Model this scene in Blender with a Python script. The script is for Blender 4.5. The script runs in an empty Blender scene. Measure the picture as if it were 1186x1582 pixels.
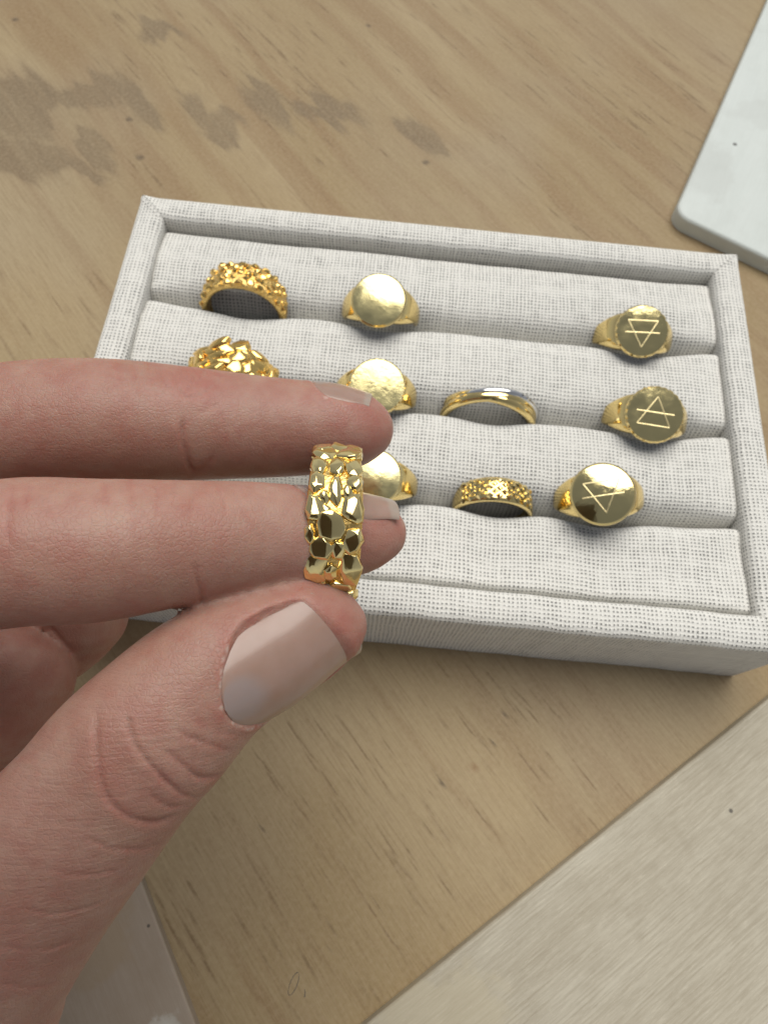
import bpy, bmesh, math, random
import numpy as np
from mathutils import Vector, Matrix

# ------------------------------------------------------------------ scene, camera, light
S = 0.001                                   # everything below is measured in millimetres
scn = bpy.context.scene
COL = scn.collection
R3 = np.array([[0.995389612603129, 0.0846335657179396, 0.04512957650654523],
               [0.09551594257431238, -0.9175038887761446, -0.3860871906639655],
               [0.008730626319662382, 0.3886177731840372, -0.9213576952137248]])
CAM = np.array([-9.384014707139743, -89.07832372329365, 165.12690906337394])
RIGHT, DOWN, FWD = R3[0], R3[1], R3[2]
FPX = 1060.24

cam_data = bpy.data.cameras.new('camera')
cam = bpy.data.objects.new('camera', cam_data)
COL.objects.link(cam)
m = Matrix.Identity(4)
for i in range(3):
    m[i][0] = RIGHT[i]; m[i][1] = -DOWN[i]; m[i][2] = -FWD[i]; m[i][3] = CAM[i] * S
cam.matrix_world = m
cam_data.sensor_fit = 'HORIZONTAL'
cam_data.sensor_width = 36.0
cam_data.lens = FPX / 1186 * 36.0
cam_data.clip_start = 0.003
cam_data.clip_end = 50
cam_data.dof.use_dof = True
cam_data.dof.focus_distance = 0.088
cam_data.dof.aperture_fstop = cam_data.lens / 0.52      # about a 0.52 mm pupil, as a phone has
scn.camera = cam

SUN_EL, SUN_AZ = 67.0, 12.0                  # azimuth measured from +Y (behind the tray) towards +X
world = bpy.data.worlds.new('World')
scn.world = world
world.use_nodes = True
wn, wl = world.node_tree.nodes, world.node_tree.links
sky = wn.new('ShaderNodeTexSky')
sky.sky_type = 'NISHITA'
sky.sun_disc = False
sky.sun_elevation = math.radians(SUN_EL)
sky.sun_rotation = math.radians(SUN_AZ)
sky.air_density = 1.0
sky.dust_density = 0.2
sky.ozone_density = 1.0
hs = wn.new('ShaderNodeHueSaturation')       # thin overcast: most of the blue is gone
hs.inputs['Saturation'].default_value = 0.22
wl.new(sky.outputs[0], hs.inputs['Color'])
wl.new(hs.outputs[0], wn['Background'].inputs['Color'])
wn['Background'].inputs['Strength'].default_value = 0.055

sun_d = bpy.data.lights.new('sun', 'SUN')
sun_d.energy = 2.3
sun_d.angle = math.radians(52)
sun_d.color = (1.0, 0.97, 0.91)
sun = bpy.data.objects.new('sun', sun_d)
COL.objects.link(sun)
el, az = math.radians(SUN_EL), math.radians(SUN_AZ)
sdir = Vector((math.sin(az) * math.cos(el), math.cos(az) * math.cos(el), math.sin(el)))
sun.rotation_euler = (-sdir).to_track_quat('-Z', 'Y').to_euler()

scn.view_settings.view_transform = 'Standard'
scn.view_settings.look = 'None'
scn.view_settings.exposure = 0.33
scn.view_settings.gamma = 1.0
cy = scn.cycles
cy.max_bounces = 6; cy.diffuse_bounces = 3; cy.glossy_bounces = 4; cy.transmission_bounces = 4
cy.caustics_reflective = False; cy.caustics_refractive = False
cy.use_adaptive_sampling = True; cy.adaptive_threshold = 0.02

# ------------------------------------------------------------------ helpers
def at(px, py, depth):
    """a point seen at photo pixel (px, py), depth millimetres from the lens"""
    d = RIGHT * (px - 593) / FPX + DOWN * (py - 791) / FPX + FWD
    return CAM + d * depth

def new_obj(name, me, mat=None, parent=None, smooth=False):
    o = bpy.data.objects.new(name, me)
    COL.objects.link(o)
    if mat is not None and len(me.materials) == 0:
        me.materials.append(mat)
    if smooth:
        me.polygons.foreach_set('use_smooth', [True] * len(me.polygons))
    if parent is not None:
        o.parent = parent
    return o

def mesh_from(verts, faces, uvs=None):
    me = bpy.data.meshes.new('m')
    v = np.asarray(verts, dtype=np.float64) * S
    me.from_pydata(v.tolist(), [], [list(map(int, f)) for f in faces])
    if uvs is not None:
        uv = me.uv_layers.new(name='UVMap')
        li = np.zeros(len(me.loops), dtype=np.int32)
        me.loops.foreach_get('vertex_index', li)
        uv.data.foreach_set('uv', np.asarray(uvs, dtype=np.float32)[li].ravel())
    me.update()
    return me

def bm_mesh(bm):
    me = bpy.data.meshes.new('m')
    for v in bm.verts:
        v.co *= S
    bmesh.ops.recalc_face_normals(bm, faces=bm.faces)
    bm.to_mesh(me)
    bm.free()
    return me

def empty(name, loc=(0, 0, 0), rot=None):
    o = bpy.data.objects.new(name, None)
    COL.objects.link(o)
    o.empty_display_size = 0.005
    mm = (rot.to_4x4() if rot is not None else Matrix.Identity(4))
    mm.translation = Vector(loc) * S
    o.matrix_world = mm
    return o

def tag(o, label=None, cat=None, group=None, kind=None):
    if label: o['label'] = label
    if cat: o['category'] = cat
    if group: o['group'] = group
    if kind: o['kind'] = kind
    return o

def grid_faces(nu, nv, wrap_u=False, wrap_v=False):
    f = []
    for i in range(nu if wrap_u else nu - 1):
        for j in range(nv if wrap_v else nv - 1):
            a = i * nv + j
            b = ((i + 1) % nu) * nv + j
            c = ((i + 1) % nu) * nv + (j + 1) % nv
            d = i * nv + (j + 1) % nv
            f.append((a, b, c, d))
    return f

def sstep(a, b, x):
    t = np.clip((x - a) / (b - a), 0, 1)
    return t * t * (3 - 2 * t)

rng = np.random.default_rng(5)
def fbm(x, y, seed=0, octs=3):
    """smooth value noise, -1..1"""
    out = np.zeros_like(x, dtype=float); amp = 1.0; tot = 0
    for o in range(octs):
        r = np.random.default_rng(seed * 17 + o); tab = r.random((64, 64)) * 2 - 1
        xi, yi = np.floor(x).astype(int), np.floor(y).astype(int)
        fx, fy = x - xi, y - yi
        fx = fx * fx * (3 - 2 * fx); fy = fy * fy * (3 - 2 * fy)
        g = lambda a, b: tab[a % 64, b % 64]
        out += amp * ((g(xi, yi) * (1 - fx) + g(xi + 1, yi) * fx) * (1 - fy) + (g(xi, yi + 1) * (1 - fx) + g(xi + 1, yi + 1) * fx) * fy)
        tot += amp; amp *= 0.5; x = x * 2.03 + 11.1; y = y * 2.03 + 5.7
    return out / tot

# ------------------------------------------------------------------ node helper
class NT:
    def __init__(self, name):
        self.mat = bpy.data.materials.new(name)
        self.mat.use_nodes = True
        self.t = self.mat.node_tree
        self.n, self.l = self.t.nodes, self.t.links
        self.bsdf = self.n['Principled BSDF']
        self.out = self.n['Material Output']
    def put(self, sock, v):
        if hasattr(v, 'is_output') or isinstance(v, bpy.types.NodeSocket):
            self.l.new(v, sock)
        elif isinstance(v, (tuple, list)) and sock.type == 'RGBA' and len(v) == 3:
            sock.default_value = (*v, 1)
        else:
            sock.default_value = v
    def set(self, **kw):
        for k, v in kw.items():
            self.put(self.bsdf.inputs[k.replace('_', ' ')], v)
    def math(self, op, a, b=None, c=None, clamp=False):
        nd = self.n.new('ShaderNodeMath'); nd.operation = op; nd.use_clamp = clamp
        for i, v in enumerate((a, b, c)):
            if v is not None: self.put(nd.inputs[i], v)
        return nd.outputs[0]
    def vm(self, op, a, b=None):
        nd = self.n.new('ShaderNodeVectorMath'); nd.operation = op
        self.put(nd.inputs[0], a)
        if b is not None:
            if op == 'SCALE': self.put(nd.inputs['Scale'], b)
            else: self.put(nd.inputs[1], b)
        return nd.outputs['Value'] if op in ('LENGTH', 'DOT_PRODUCT', 'DISTANCE') else nd.outputs['Vector']
    def mix(self, f, a, b, blend='MIX'):
        nd = self.n.new('ShaderNodeMix'); nd.data_type = 'RGBA'; nd.blend_type = blend
        self.put(nd.inputs[0], f); self.put(nd.inputs[6], a); self.put(nd.inputs[7], b)
        return nd.outputs[2]
    def noise(self, vec, scale, detail=3, rough=0.5, dist=0.0, color=False):
        nd = self.n.new('ShaderNodeTexNoise')
        self.put(nd.inputs['Vector'], vec); nd.inputs['Scale'].default_value = scale
        nd.inputs['Detail'].default_value = detail; nd.inputs['Roughness'].default_value = rough
        nd.inputs['Distortion'].default_value = dist
        return nd.outputs['Color' if color else 'Fac']
    def white(self, v, dim='1D'):
        nd = self.n.new('ShaderNodeTexWhiteNoise'); nd.noise_dimensions = dim
        self.put(nd.inputs['W' if dim == '1D' else 'Vector'], v)
        return nd.outputs['Value']
    def voronoi(self, vec, scale, feature='F1', out='Distance'):
        nd = self.n.new('ShaderNodeTexVoronoi'); nd.feature = feature
        self.put(nd.inputs['Vector'], vec); nd.inputs['Scale'].default_value = scale
        return nd.outputs[out]
    def map(self, v, a, b, c=0.0, d=1.0, smooth=False):
        nd = self.n.new('ShaderNodeMapRange')
        if smooth: nd.interpolation_type = 'SMOOTHSTEP'
        self.put(nd.inputs[0], v)
        for i, x in enumerate((a, b, c, d)): self.put(nd.inputs[i + 1], x)
        return nd.outputs[0]
    def mapping(self, vec, loc=(0, 0, 0), rot=(0, 0, 0), scale=(1, 1, 1), kind='POINT'):
        nd = self.n.new('ShaderNodeMapping'); nd.vector_type = kind
        self.put(nd.inputs[0], vec)
        nd.inputs['Location'].default_value = loc; nd.inputs['Rotation'].default_value = rot
        nd.inputs['Scale'].default_value = scale
        return nd.outputs[0]
    def coord(self, which='Object'):
        nd = self.n.new('ShaderNodeTexCoord'); return nd.outputs[which]
    def sep(self, v):
        nd = self.n.new('ShaderNodeSeparateXYZ'); self.put(nd.inputs[0], v); return nd.outputs
    def comb(self, x, y, z=0.0):
        nd = self.n.new('ShaderNodeCombineXYZ')
        for i, v in enumerate((x, y, z)): self.put(nd.inputs[i], v)
        return nd.outputs[0]
    def attr(self, name, out='Fac'):
        nd = self.n.new('ShaderNodeAttribute'); nd.attribute_name = name; return nd.outputs[out]
    def bump(self, h, strength=1.0, dist=0.0001, normal=None):
        nd = self.n.new('ShaderNodeBump'); nd.inputs['Strength'].default_value = strength
        nd.inputs['Distance'].default_value = dist
        self.put(nd.inputs['Height'], h)
        if normal is not None: self.put(nd.inputs['Normal'], normal)
        return nd.outputs[0]

# ------------------------------------------------------------------ materials
def mat_gold(name, color=(0.93, 0.68, 0.27), rough=0.12, bumpy=0.0, scale=900.0, rvar=0.08):
    t = NT(name)
    co = t.coord()
    n = t.noise(co, scale, 4, 0.6)
    t.set(Base_Color=color, Metallic=1.0,
          Roughness=t.map(t.noise(co, 350, 3), 0.3, 0.7, max(0.02, rough - rvar * 0.5), rough + rvar))
    if bumpy > 0:
        t.set(Normal=t.bump(n, 1.0, bumpy * S))
    return t.mat

GOLD = mat_gold('gold_polished', (0.90, 0.70, 0.31), 0.10, 0.02, 260)
GOLD_PALE = mat_gold('gold_signet_face', (0.84, 0.71, 0.35), 0.09, 0.085, 210)
GOLD_SATIN = mat_gold('gold_signet_blank', (0.82, 0.71, 0.36), 0.20, 0.14, 150)
GOLD_NUGGET = mat_gold('gold_nugget', (0.95, 0.76, 0.36), 0.11, 0.03, 700)
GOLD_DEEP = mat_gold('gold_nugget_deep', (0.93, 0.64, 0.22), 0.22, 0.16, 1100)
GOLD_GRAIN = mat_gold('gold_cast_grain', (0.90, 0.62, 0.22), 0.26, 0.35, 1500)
GOLD_CUT = mat_gold('gold_engraved', (0.90, 0.75, 0.40), 0.36, 0.03, 2500)
GOLD_AMBER = mat_gold('gold_amber', (0.93, 0.63, 0.21), 0.14, 0.05, 800)
WHITE_GOLD = mat_gold('white_gold', (0.80, 0.79, 0.78), 0.1, 0.01, 300)

def mat_linen():
    t = NT('linen_weave')
    uv = t.coord('UV')
    s = t.sep(t.vm('SCALE', uv, 1.0 / 0.92))
    u, v = s[0], s[1]
    fu, fv = t.math('FLOOR', u), t.math('FLOOR', v)
    # each thread has its own thickness, varying along it
    tu = t.math('ADD', t.math('MULTIPLY', t.white(fu), 0.12),
                t.math('MULTIPLY', t.noise(t.comb(t.math('MULTIPLY', fu, 7.3), t.math('MULTIPLY', v, 0.28)), 1.0, 0), 0.28))
    tv = t.math('ADD', t.math('MULTIPLY', t.white(t.math('ADD', fv, 91.7)), 0.12),
                t.math('MULTIPLY', t.noise(t.comb(t.math('MULTIPLY', u, 0.28), t.math('MULTIPLY', fv, 5.1)), 1.0, 0), 0.28))
    du = t.math('ABSOLUTE', t.math('SUBTRACT', t.math('FRACT', u), 0.5))
    dv = t.math('ABSOLUTE', t.math('SUBTRACT', t.math('FRACT', v), 0.5))
    hu = t.math('ADD', 0.145, tu); hv = t.math('ADD', 0.155, tv)
    ru = t.math('DIVIDE', du, hu); rv = t.math('DIVIDE', dv, hv)
    pu = t.math('SQRT', t.math('MAXIMUM', t.math('SUBTRACT', 1.0, t.math('MULTIPLY', ru, ru)), 0.0))
    pv = t.math('SQRT', t.math('MAXIMUM', t.math('SUBTRACT', 1.0, t.math('MULTIPLY', rv, rv)), 0.0))
    chk = t.math('MULTIPLY', t.math('SINE', t.math('MULTIPLY', u, math.pi)), t.math('SINE', t.math('MULTIPLY', v, math.pi)))
    wu = t.math('MULTIPLY', pu, t.map(chk, -1, 1, 0.55, 1.0))
    wv = t.math('MULTIPLY', pv, t.map(chk, 1, -1, 0.55, 1.0))
    h = t.math('MAXIMUM', wu, wv)
    gap = t.map(h, 0.10, 0.42, 1.0, 0.0, True)
    fib = t.noise(uv, 5.5, 1, 0.7)
    h2 = t.math('ADD', h, t.math('MULTIPLY', fib, 0.35))
    c = (0.775, 0.755, 0.695)
    c = t.mix(t.map(fib, 0.35, 0.75), c, (0.86, 0.85, 0.81))
    c = t.mix(gap, c, (0.16, 0.16, 0.15))                 # darker grey in the gaps between the threads
    t.set(Base_Color=c, Roughness=0.95, Normal=t.bump(h2, 0.8, 0.00028))
    t.put(t.bsdf.inputs['Sheen Weight'], 0.15)
    return t.mat
LINEN = mat_linen()

def mat_table():
    t = NT('plywood')
    g = t.vm('SCALE', t.coord(), 1000.0)                 # the sheet's own x runs along the grain
    fibre = t.noise(t.mapping(g, scale=(0.09, 2.2, 1)), 1.0, 3, 0.65)
    mott = t.noise(g, 0.9, 2, 0.7)
    c = t.attr('wood_tone', 'Color')
    c = t.mix(t.math('MULTIPLY', t.map(fibre, 0.42, 0.75), 0.5), c, (0.21, 0.135, 0.065))
    c = t.mix(t.math('MULTIPLY', t.map(mott, 0.4, 0.75), 0.30), c, (0.47, 0.365, 0.235))
    t.set(Base_Color=c, Roughness=0.6, Normal=t.bump(fibre, 0.6, 0.00008))
    t.put(t.bsdf.inputs['Specular IOR Level'], 0.3)
    return t.mat
TABLE = mat_table()

def mat_board(name, angle, ca, cb, cdark, speck=(), patch=None, streak=0.35):
    t = NT(name)
    p = t.vm('SCALE', t.coord(), 1000.0)
    g = t.mapping(p, rot=(0, 0, -math.radians(angle)))
    broad = t.noise(t.mapping(g, scale=(0.012, 0.07, 0.07)), 1.0, 4, 0.6)
    fib = t.noise(t.mapping(g, scale=(0.10, 2.4, 2.4)), 1.0, 4, 0.7)
    fin = t.noise(t.mapping(g, scale=(0.5, 6.0, 6.0)), 1.0, 3, 0.6)
    mott = t.noise(p, 0.12, 4, 0.6)
    c = t.mix(t.map(broad, 0.3, 0.7), ca, cb)
    c = t.mix(t.math('MULTIPLY', t.map(fib, 0.4, 0.75), streak), c, cdark)
    c = t.mix(t.math('MULTIPLY', t.map(fin, 0.55, 0.8), streak * 0.8), c, tuple(min(1, x * 1.25) for x in cb))
    c = t.mix(t.math('MULTIPLY', t.map(mott, 0.5, 0.75), 0.3), c, cdark)
    if patch:
        for (x, y, rx, ry, col, k) in patch:
            e = t.vm('MULTIPLY', t.vm('SUBTRACT', t.noise(p, 0.15, 4, 0.6, color=True), (0.5, 0.5, 0.5)), (16, 16, 0))
            d = t.vm('LENGTH', t.vm('MULTIPLY', t.vm('SUBTRACT', t.vm('ADD', p, e), (x, y, 0)), (1 / rx, 1 / ry, 0)))
            c = t.mix(t.map(d, 0.7, 1.1, k, 0.0, True), c, col)
    acc = None
    for x, y, r in speck:
        d = t.math('DIVIDE', t.vm('DISTANCE', t.vm('MULTIPLY', p, (1, 1, 0)), (x, y, 0)), r)
        acc = d if acc is None else t.math('MINIMUM', acc, d)
    if acc is not None:
        c = t.mix(t.map(acc, 0.6, 1.2, 0.8, 0.0, True), c, (0.06, 0.055, 0.05))
    t.set(Base_Color=c, Roughness=0.6, Normal=t.bump(t.math('ADD', fib, fin), 0.6, 0.00006))
    t.put(t.bsdf.inputs['Specular IOR Level'], 0.3)
    return t.mat
WHITE_BOARD = mat_board('white_paint', 68, (0.60, 0.64, 0.61), (0.66, 0.70, 0.67), (0.52, 0.55, 0.52), [(98.5, 124.7, .8)], [(88, 112, 9, 16, (0.50, 0.52, 0.49), 0.35), (112, 140, 14, 8, (0.52, 0.54, 0.51), 0.3)], streak=0.28)
PALE_BOARD = mat_board('whitewashed_plywood', 38.4, (0.44, 0.395, 0.305), (0.53, 0.49, 0.395), (0.29, 0.245, 0.175),
                       [(74.5, -84.3, .5)], [(14, -126, 13, 9, (0.50, 0.44, 0.31), 0.5), (33, -135, 8, 5, (0.34, 0.27, 0.17), 0.5)], 0.75)
LEFT_BOARD = mat_board('pale_offcut', 125, (0.345, 0.28, 0.215), (0.40, 0.34, 0.275), (0.28, 0.215, 0.15), [(-47.5, -116, .35)],
                       [(-58, -118, 9, 9, (0.34, 0.26, 0.17), 0.55), (-44, -138, 9, 7, (0.58, 0.57, 0.52), 0.7)], 0.3)
PENCIL = NT('pencil'); PENCIL.set(Base_Color=(0.07, 0.065, 0.06), Roughness=0.5); PENCIL = PENCIL.mat

def mat_skin():
    t = NT('skin')
    p = t.vm('SCALE', t.coord(), 1000.0)
    c = t.attr('skin_tone', 'Color')
    wr = t.attr('wrinkle')
    # fine lattice of skin lines, and creases running across the digits
    gr = t.noise(p, 3.2, 3, 0.65)
    cell = t.voronoi(p, 1.7, 'DISTANCE_TO_EDGE')
    lat = t.map(cell, 0.0, 0.16, 0.0, 1.0)
    st = t.mapping(p, scale=(1, 1, 1))
    along = t.vm('DOT_PRODUCT', p, tuple((DOWN * 1.35).tolist()))
    across = t.vm('DOT_PRODUCT', p, tuple((RIGHT * 0.16).tolist()))
    streaks = t.noise(t.comb(across, along, 0.0), 1.0, 3, 0.65, 0.4)
    h = t.math('MULTIPLY_ADD', lat, 0.26, t.math('MULTIPLY', gr, 0.6))
    h = t.math('MULTIPLY_ADD', t.math('MULTIPLY', streaks, wr), 2.3, h)
    t.set(Base_Color=c, Roughness=t.map(gr, 0.3, 0.7, 0.36, 0.52), Normal=t.bump(h, 0.7, 0.00013))
    t.put(t.bsdf.inputs['Subsurface Weight'], 0.5)
    t.put(t.bsdf.inputs['Subsurface Radius'], (1.0, 0.35, 0.2))
    t.put(t.bsdf.inputs['Subsurface Scale'], 0.0015)
    t.put(t.bsdf.inputs['Specular IOR Level'], 0.4)
    return t.mat
SKIN = mat_skin()

def mat_nail():
    t = NT('nail')
    uv = t.sep(t.coord('UV'))                            # u across 0..1, v from cuticle 0 to free edge 1
    p = t.vm('SCALE', t.coord(), 1000.0)
    n = t.noise(p, 0.35, 2, 0.5)
    v = t.math('ADD', uv[1], t.math('MULTIPLY', t.math('SUBTRACT', n, 0.5), 0.06))
    c = t.mix(t.map(n, 0.3, 0.7), (0.35, 0.222, 0.172), (0.385, 0.252, 0.202))
    du = t.math('SUBTRACT', uv[0], 0.5)
    arc = t.math('ADD', v, t.math('MULTIPLY', t.math('MULTIPLY', du, du), 1.6))
    c = t.mix(t.map(arc, 0.20, 0.34, 0.75, 0.0, True), c, (0.34, 0.275, 0.26))
    c = t.mix(t.map(v, 0.86, 0.93, 0.0, 0.75, True), c, (0.39, 0.33, 0.275))
    ridge = t.noise(t.comb(t.math('MULTIPLY', uv[0], 22), t.math('MULTIPLY', uv[1], 0.8)), 1.0, 2, 0.6)
    t.set(Base_Color=c, Roughness=0.32, Normal=t.bump(ridge, 0.35, 0.00004))
    t.put(t.bsdf.inputs['Coat Weight'], 0.3)
    t.put(t.bsdf.inputs['Coat Roughness'], 0.13)
    t.put(t.bsdf.inputs['Subsurface Weight'], 0.4)
    t.put(t.bsdf.inputs['Subsurface Radius'], (1.0, 0.5, 0.35))
    t.put(t.bsdf.inputs['Subsurface Scale'], 0.0008)
    return t.mat
NAIL = mat_nail()
PHONE_BODY = NT('phone_glass'); PHONE_BODY.set(Base_Color=(0.11, 0.11, 0.115), Roughness=0.35); PHONE_BODY = PHONE_BODY.mat
PHONE_METAL = NT('phone_metal'); PHONE_METAL.set(Base_Color=(0.12, 0.12, 0.13), Metallic=1.0, Roughness=0.35); PHONE_METAL = PHONE_METAL.mat

# ------------------------------------------------------------------ the table and the boards lying on it
def slab(name, poly, z0, z1, mat, bevel=0.6, corner=None, parent=None, seg=3):
    bm = bmesh.new()
    vs = [bm.verts.new((x, y, z0)) for x, y in poly]
    f = bm.faces.new(vs)
    r = bmesh.ops.extrude_face_region(bm, geom=[f])
    top = [v for v in r['geom'] if isinstance(v, bmesh.types.BMVert)]
    for v in top: v.co.z = z1
    bm.normal_update()
    if corner:
        i, rad = corner
        x, y = poly[i]
        ed = [e for e in bm.edges if all(abs(v.co.x - x) < 1e-4 and abs(v.co.y - y) < 1e-4 for v in e.verts)]
        bmesh.ops.bevel(bm, geom=ed, offset=rad, segments=8, profile=0.5, affect='EDGES')
    if bevel > 0:
        ed = [e for e in bm.edges if all(abs(v.co.z - z1) < 1e-4 for v in e.verts)]
        bmesh.ops.bevel(bm, geom=ed, offset=bevel, segments=seg, profile=0.5, affect='EDGES')
    o = new_obj(name, bm_mesh(bm), mat, parent)
    return o

def build_table():
    """one plywood sheet; its grid is finer where the picture looks, so that its figure, streaks and stains sit on the vertices"""
    A = math.radians(49); ca, sa = math.cos(A), math.sin(A)
    ctr = np.array([0.0, 30.0])
    gx = np.concatenate([[-520, -380], np.arange(-230, 231, 1.6), [380, 520]])
    gy = np.concatenate([[-420, -300], np.arange(-215, -100, 0.5), np.arange(-100, 216, 0.38), [300, 420]])
    G = np.stack(np.meshgrid(gx, gy, indexing='ij'), -1).reshape(-1, 2)
    # world position: grain runs from upper left to lower right
    X = ctr[0] + G[:, 0] * ca + G[:, 1] * sa
    Y = ctr[1] - G[:, 0] * sa + G[:, 1] * ca
    x, y = G[:, 0], G[:, 1]
    lin = lambda v, a, b: np.clip((v - a) / (b - a), 0, 1)
    def mixc(c, k, d): return c + (np.array(d) - c) * k[:, None]
    n01 = lambda a, b, sd, o=3: 0.5 + 0.5 * fbm(a + 400, b + 400, sd, o)
    yw = y + 6 * fbm(x * 0.013 + 9, y * 0.013 + 9, 3, 3)
    col = mixc(np.tile(np.array([0.318, 0.233, 0.119]), (len(G), 1)), lin(n01(x * .006, yw * .03, 4), .3, .7), (0.385, 0.295, 0.167))
    col = mixc(col, lin(n01(x * .004, yw * .17, 5, 4), .48, .72) * .6, (0.25, 0.155, 0.075))
    col = mixc(col, lin(n01(X * .018, Y * .018, 6), .4, .7) * .5, (0.36, 0.29, 0.19))
    where = lin(n01(X * .022, Y * .022, 7, 2), .40, .62)
    pores = lin(n01(x * .045, yw * 1.15, 8, 2), .72, .84) * where
    col = mixc(col, pores * .42, (0.17, 0.10, 0.05))
    pores2 = lin(n01(x * .11, yw * 1.5, 9, 2), .74, .84)
    col = mixc(col, pores2 * .2, (0.19, 0.115, 0.06))
    # single dark resin streaks: place on the table, half length, half width
    streaks = [(-61, 156, 26, .9), (-52, 146, 18, .7), (-44, 139, 14, .6), (55, 151, 26, .6), (66, 137, 12, .9), (30, 150, 16, .6),
               (-5, -82, 14, .34), (-13, -88, 22, .32), (2, -100, 10, .42), (-17, -96, 12, .3), (10, -92, 8, .3),
               (-9, -103, 9, .45), (44, -60, 8, .36), (29, -77, 10, .3), (24, -62, 10, .3), (20, -90, 9, .3),
               (-41, -119, 22, .42), (-38, -119, 22, .3), (-92, 90, 10, .8), (-98, 92, 8, .5), (-25, -108, 10, .35),
               (12, -104, 8, .35), (-1, -112, 12, .3), (-30, -83, 9, .3), (36, -66, 7, .3), (90, 150, 16, .6),
               (100, 120, 14, .5), (0, 170, 22, .6), (-110, 160, 18, .6), (60, 115, 10, .5), (35, 110, 9, .5), (7, -85, 5, .28), (33, -88, 6, .28),
               (-22, -118, 7, .3), (17, -72, 6, .28), (-60, 120, 12, .6), (20, 125, 12, .6), (48, 190, 20, .6), (80, 180, 18, .6), (75, 165, 14, .5)]
    jy = y + 0.45 * fbm(x * .16 + 3, y * .05, 12, 2)
    brk = lin(n01(x * .3, y * 1.3, 13, 2), .25, .55)
    acc = np.full(len(G), 9.0)
    for sx, sy, L, w in streaks:
        dx, dy = sx - ctr[0], sy - ctr[1]
        g0, g1 = dx * ca - dy * sa, dx * sa + dy * ca
        acc = np.minimum(acc, np.hypot((x - g0) / L, (jy - g1) / (w * 1.0)))
    col = mixc(col, sstep(1.0, 0.2, acc) * brk * .72, (0.13, 0.075, 0.035))
    # many short pores, in loose bands along the grain
    nyg = len(gy); C3 = col.reshape(len(gx), nyg, 3); rs = np.random.default_rng(8)
    bands = [(-60, 150, 34, 20, 60), (60, 145, 40, 18, 55), (-5, -92, 34, 22, 60), (30, -72, 26, 14, 30), (95, 150, 30, 25, 30), (-120, 165, 40, 16, 25), (0, 195, 60, 14, 35), (-36, -118, 16, 12, 18), (20, 115, 60, 8, 25), (-115, 40, 30, 20, 20)]
    for bx, by, rl, rw, cnt in bands:
        dx, dy = bx - ctr[0], by - ctr[1]
        b0, b1 = dx * ca - dy * sa, dx * sa + dy * ca
        far = by > 0
        for _ in range(cnt):
            p0, p1 = b0 + rs.normal() * rl * .7, b1 + rs.normal() * rw * .6
            L = rs.uniform(1.6, 6.0) * (1.5 if far else 1.0); w = rs.uniform(.26, .42) * (1.5 if far else 1.0); k = rs.uniform(.25, .75)
            i0, i1 = np.searchsorted(gx, [p0 - L, p0 + L]); j0, j1 = np.searchsorted(gy, [p1 - 1.5, p1 + 1.5])
            if i1 <= i0 or j1 <= j0: continue
            dd_ = np.hypot((gx[i0:i1, None] - p0) / L, (gy[None, j0:j1] - p1 - 0.03 * (gx[i0:i1, None] - p0)) / w)
            f_ = (sstep(1.0, 0.1, dd_) * k)[..., None]
            C3[i0:i1, j0:j1] = C3[i0:i1, j0:j1] * (1 - f_) + np.array([0.12, 0.07, 0.032]) * f_
    col = C3.reshape(-1, 3)
    # spilled liquid that soaked in, far left; rx, ry, turn
    ex = 13 * fbm(x * .05 + 20, y * .22, 14, 5); ey = 4 * fbm(x * .06 + 60, y * .16, 15, 4)
    Xe, Ye = X + ex * ca + ey * sa, Y - ex * sa + ey * ca
    blots = [(-145, 116, 26, 15, 0), (-122, 124, 15, 9, 0), (-138, 94, 19, 9, 0), (-113, 100, 4.5, 11, 40), (-103, 121, 5, 12, 30),
             (-84, 124, 4.5, 9, 25), (-74, 115, 8, 6, 0), (-60, 127, 5, 14, 40), (-8, 122, 3.5, 11, 38), (-40, 128, 13, 7, 0), (-118, 90, 13, 4, -15), (-104, 160, 8, 5, 0)]
    acc = np.full(len(G), 9.0)
    for bx, by, rx, ry, tn in blots:
        c_, s_ = math.cos(math.radians(tn)), math.sin(math.radians(tn))
        dx, dy = Xe - bx, Ye - by
        acc = np.minimum(acc, np.hypot((dx * c_ + dy * s_) / rx, (-dx * s_ + dy * c_) / ry))
    dry = np.hypot((Xe + 123) / 6, (Ye - 109) / 9)
    soft = 0.72 + 0.35 * n01(X * .06, Y * .06, 16, 3)
    stain = sstep(1.25, 0.75, acc) * (0.65 + 0.5 * n01(x * .05, y * .8, 19, 3)) * sstep(0.6, 1.1, dry) * soft
    faint = sstep(1.5, 0.9, acc) * 0.2
    col = mixc(col, np.maximum(np.clip(stain, 0, 1) * .92, faint), (0.185, 0.135, 0.08))
    acc = np.full(len(G), 9.0)
    for px, py, r_ in [(-155.9, 158.4, 1.4), (-105.4, 114.4, 1.2), (-98, 97.5, 1.2), (-5.2, 108.1, 1.3), (-28, -96.5, .5), (22, -74, .4), (11, -84, .4),
                       (24.8, -67.9, .45), (-10, -118, .4), (-30, 175, .8), (-136, 190, 1.0)]:
        acc = np.minimum(acc, np.hypot(X - px + .1 * ex, Y - py + .1 * ey) / r_)
    col = mixc(col, sstep(1.2, 0.5, acc) * .8, (0.06, 0.045, 0.035))
    c_, s_ = math.cos(math.radians(22)), math.sin(math.radians(22))
    dx, dy = X - 18 + .1 * ex, Y + 79.9 + .1 * ey
    col = mixc(col, sstep(1.1, 0.4, np.hypot((dx * c_ + dy * s_) / 5, (-dx * s_ + dy * c_) / .7)) * lin(n01(X * .8, Y * .8, 18, 2), .3, .6) * .6, (0.20, 0.085, 0.03))
    nx, ny = len(gx), len(gy)
    Vt = np.stack([G[:, 0], G[:, 1], np.zeros(len(G))], 1)
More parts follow.
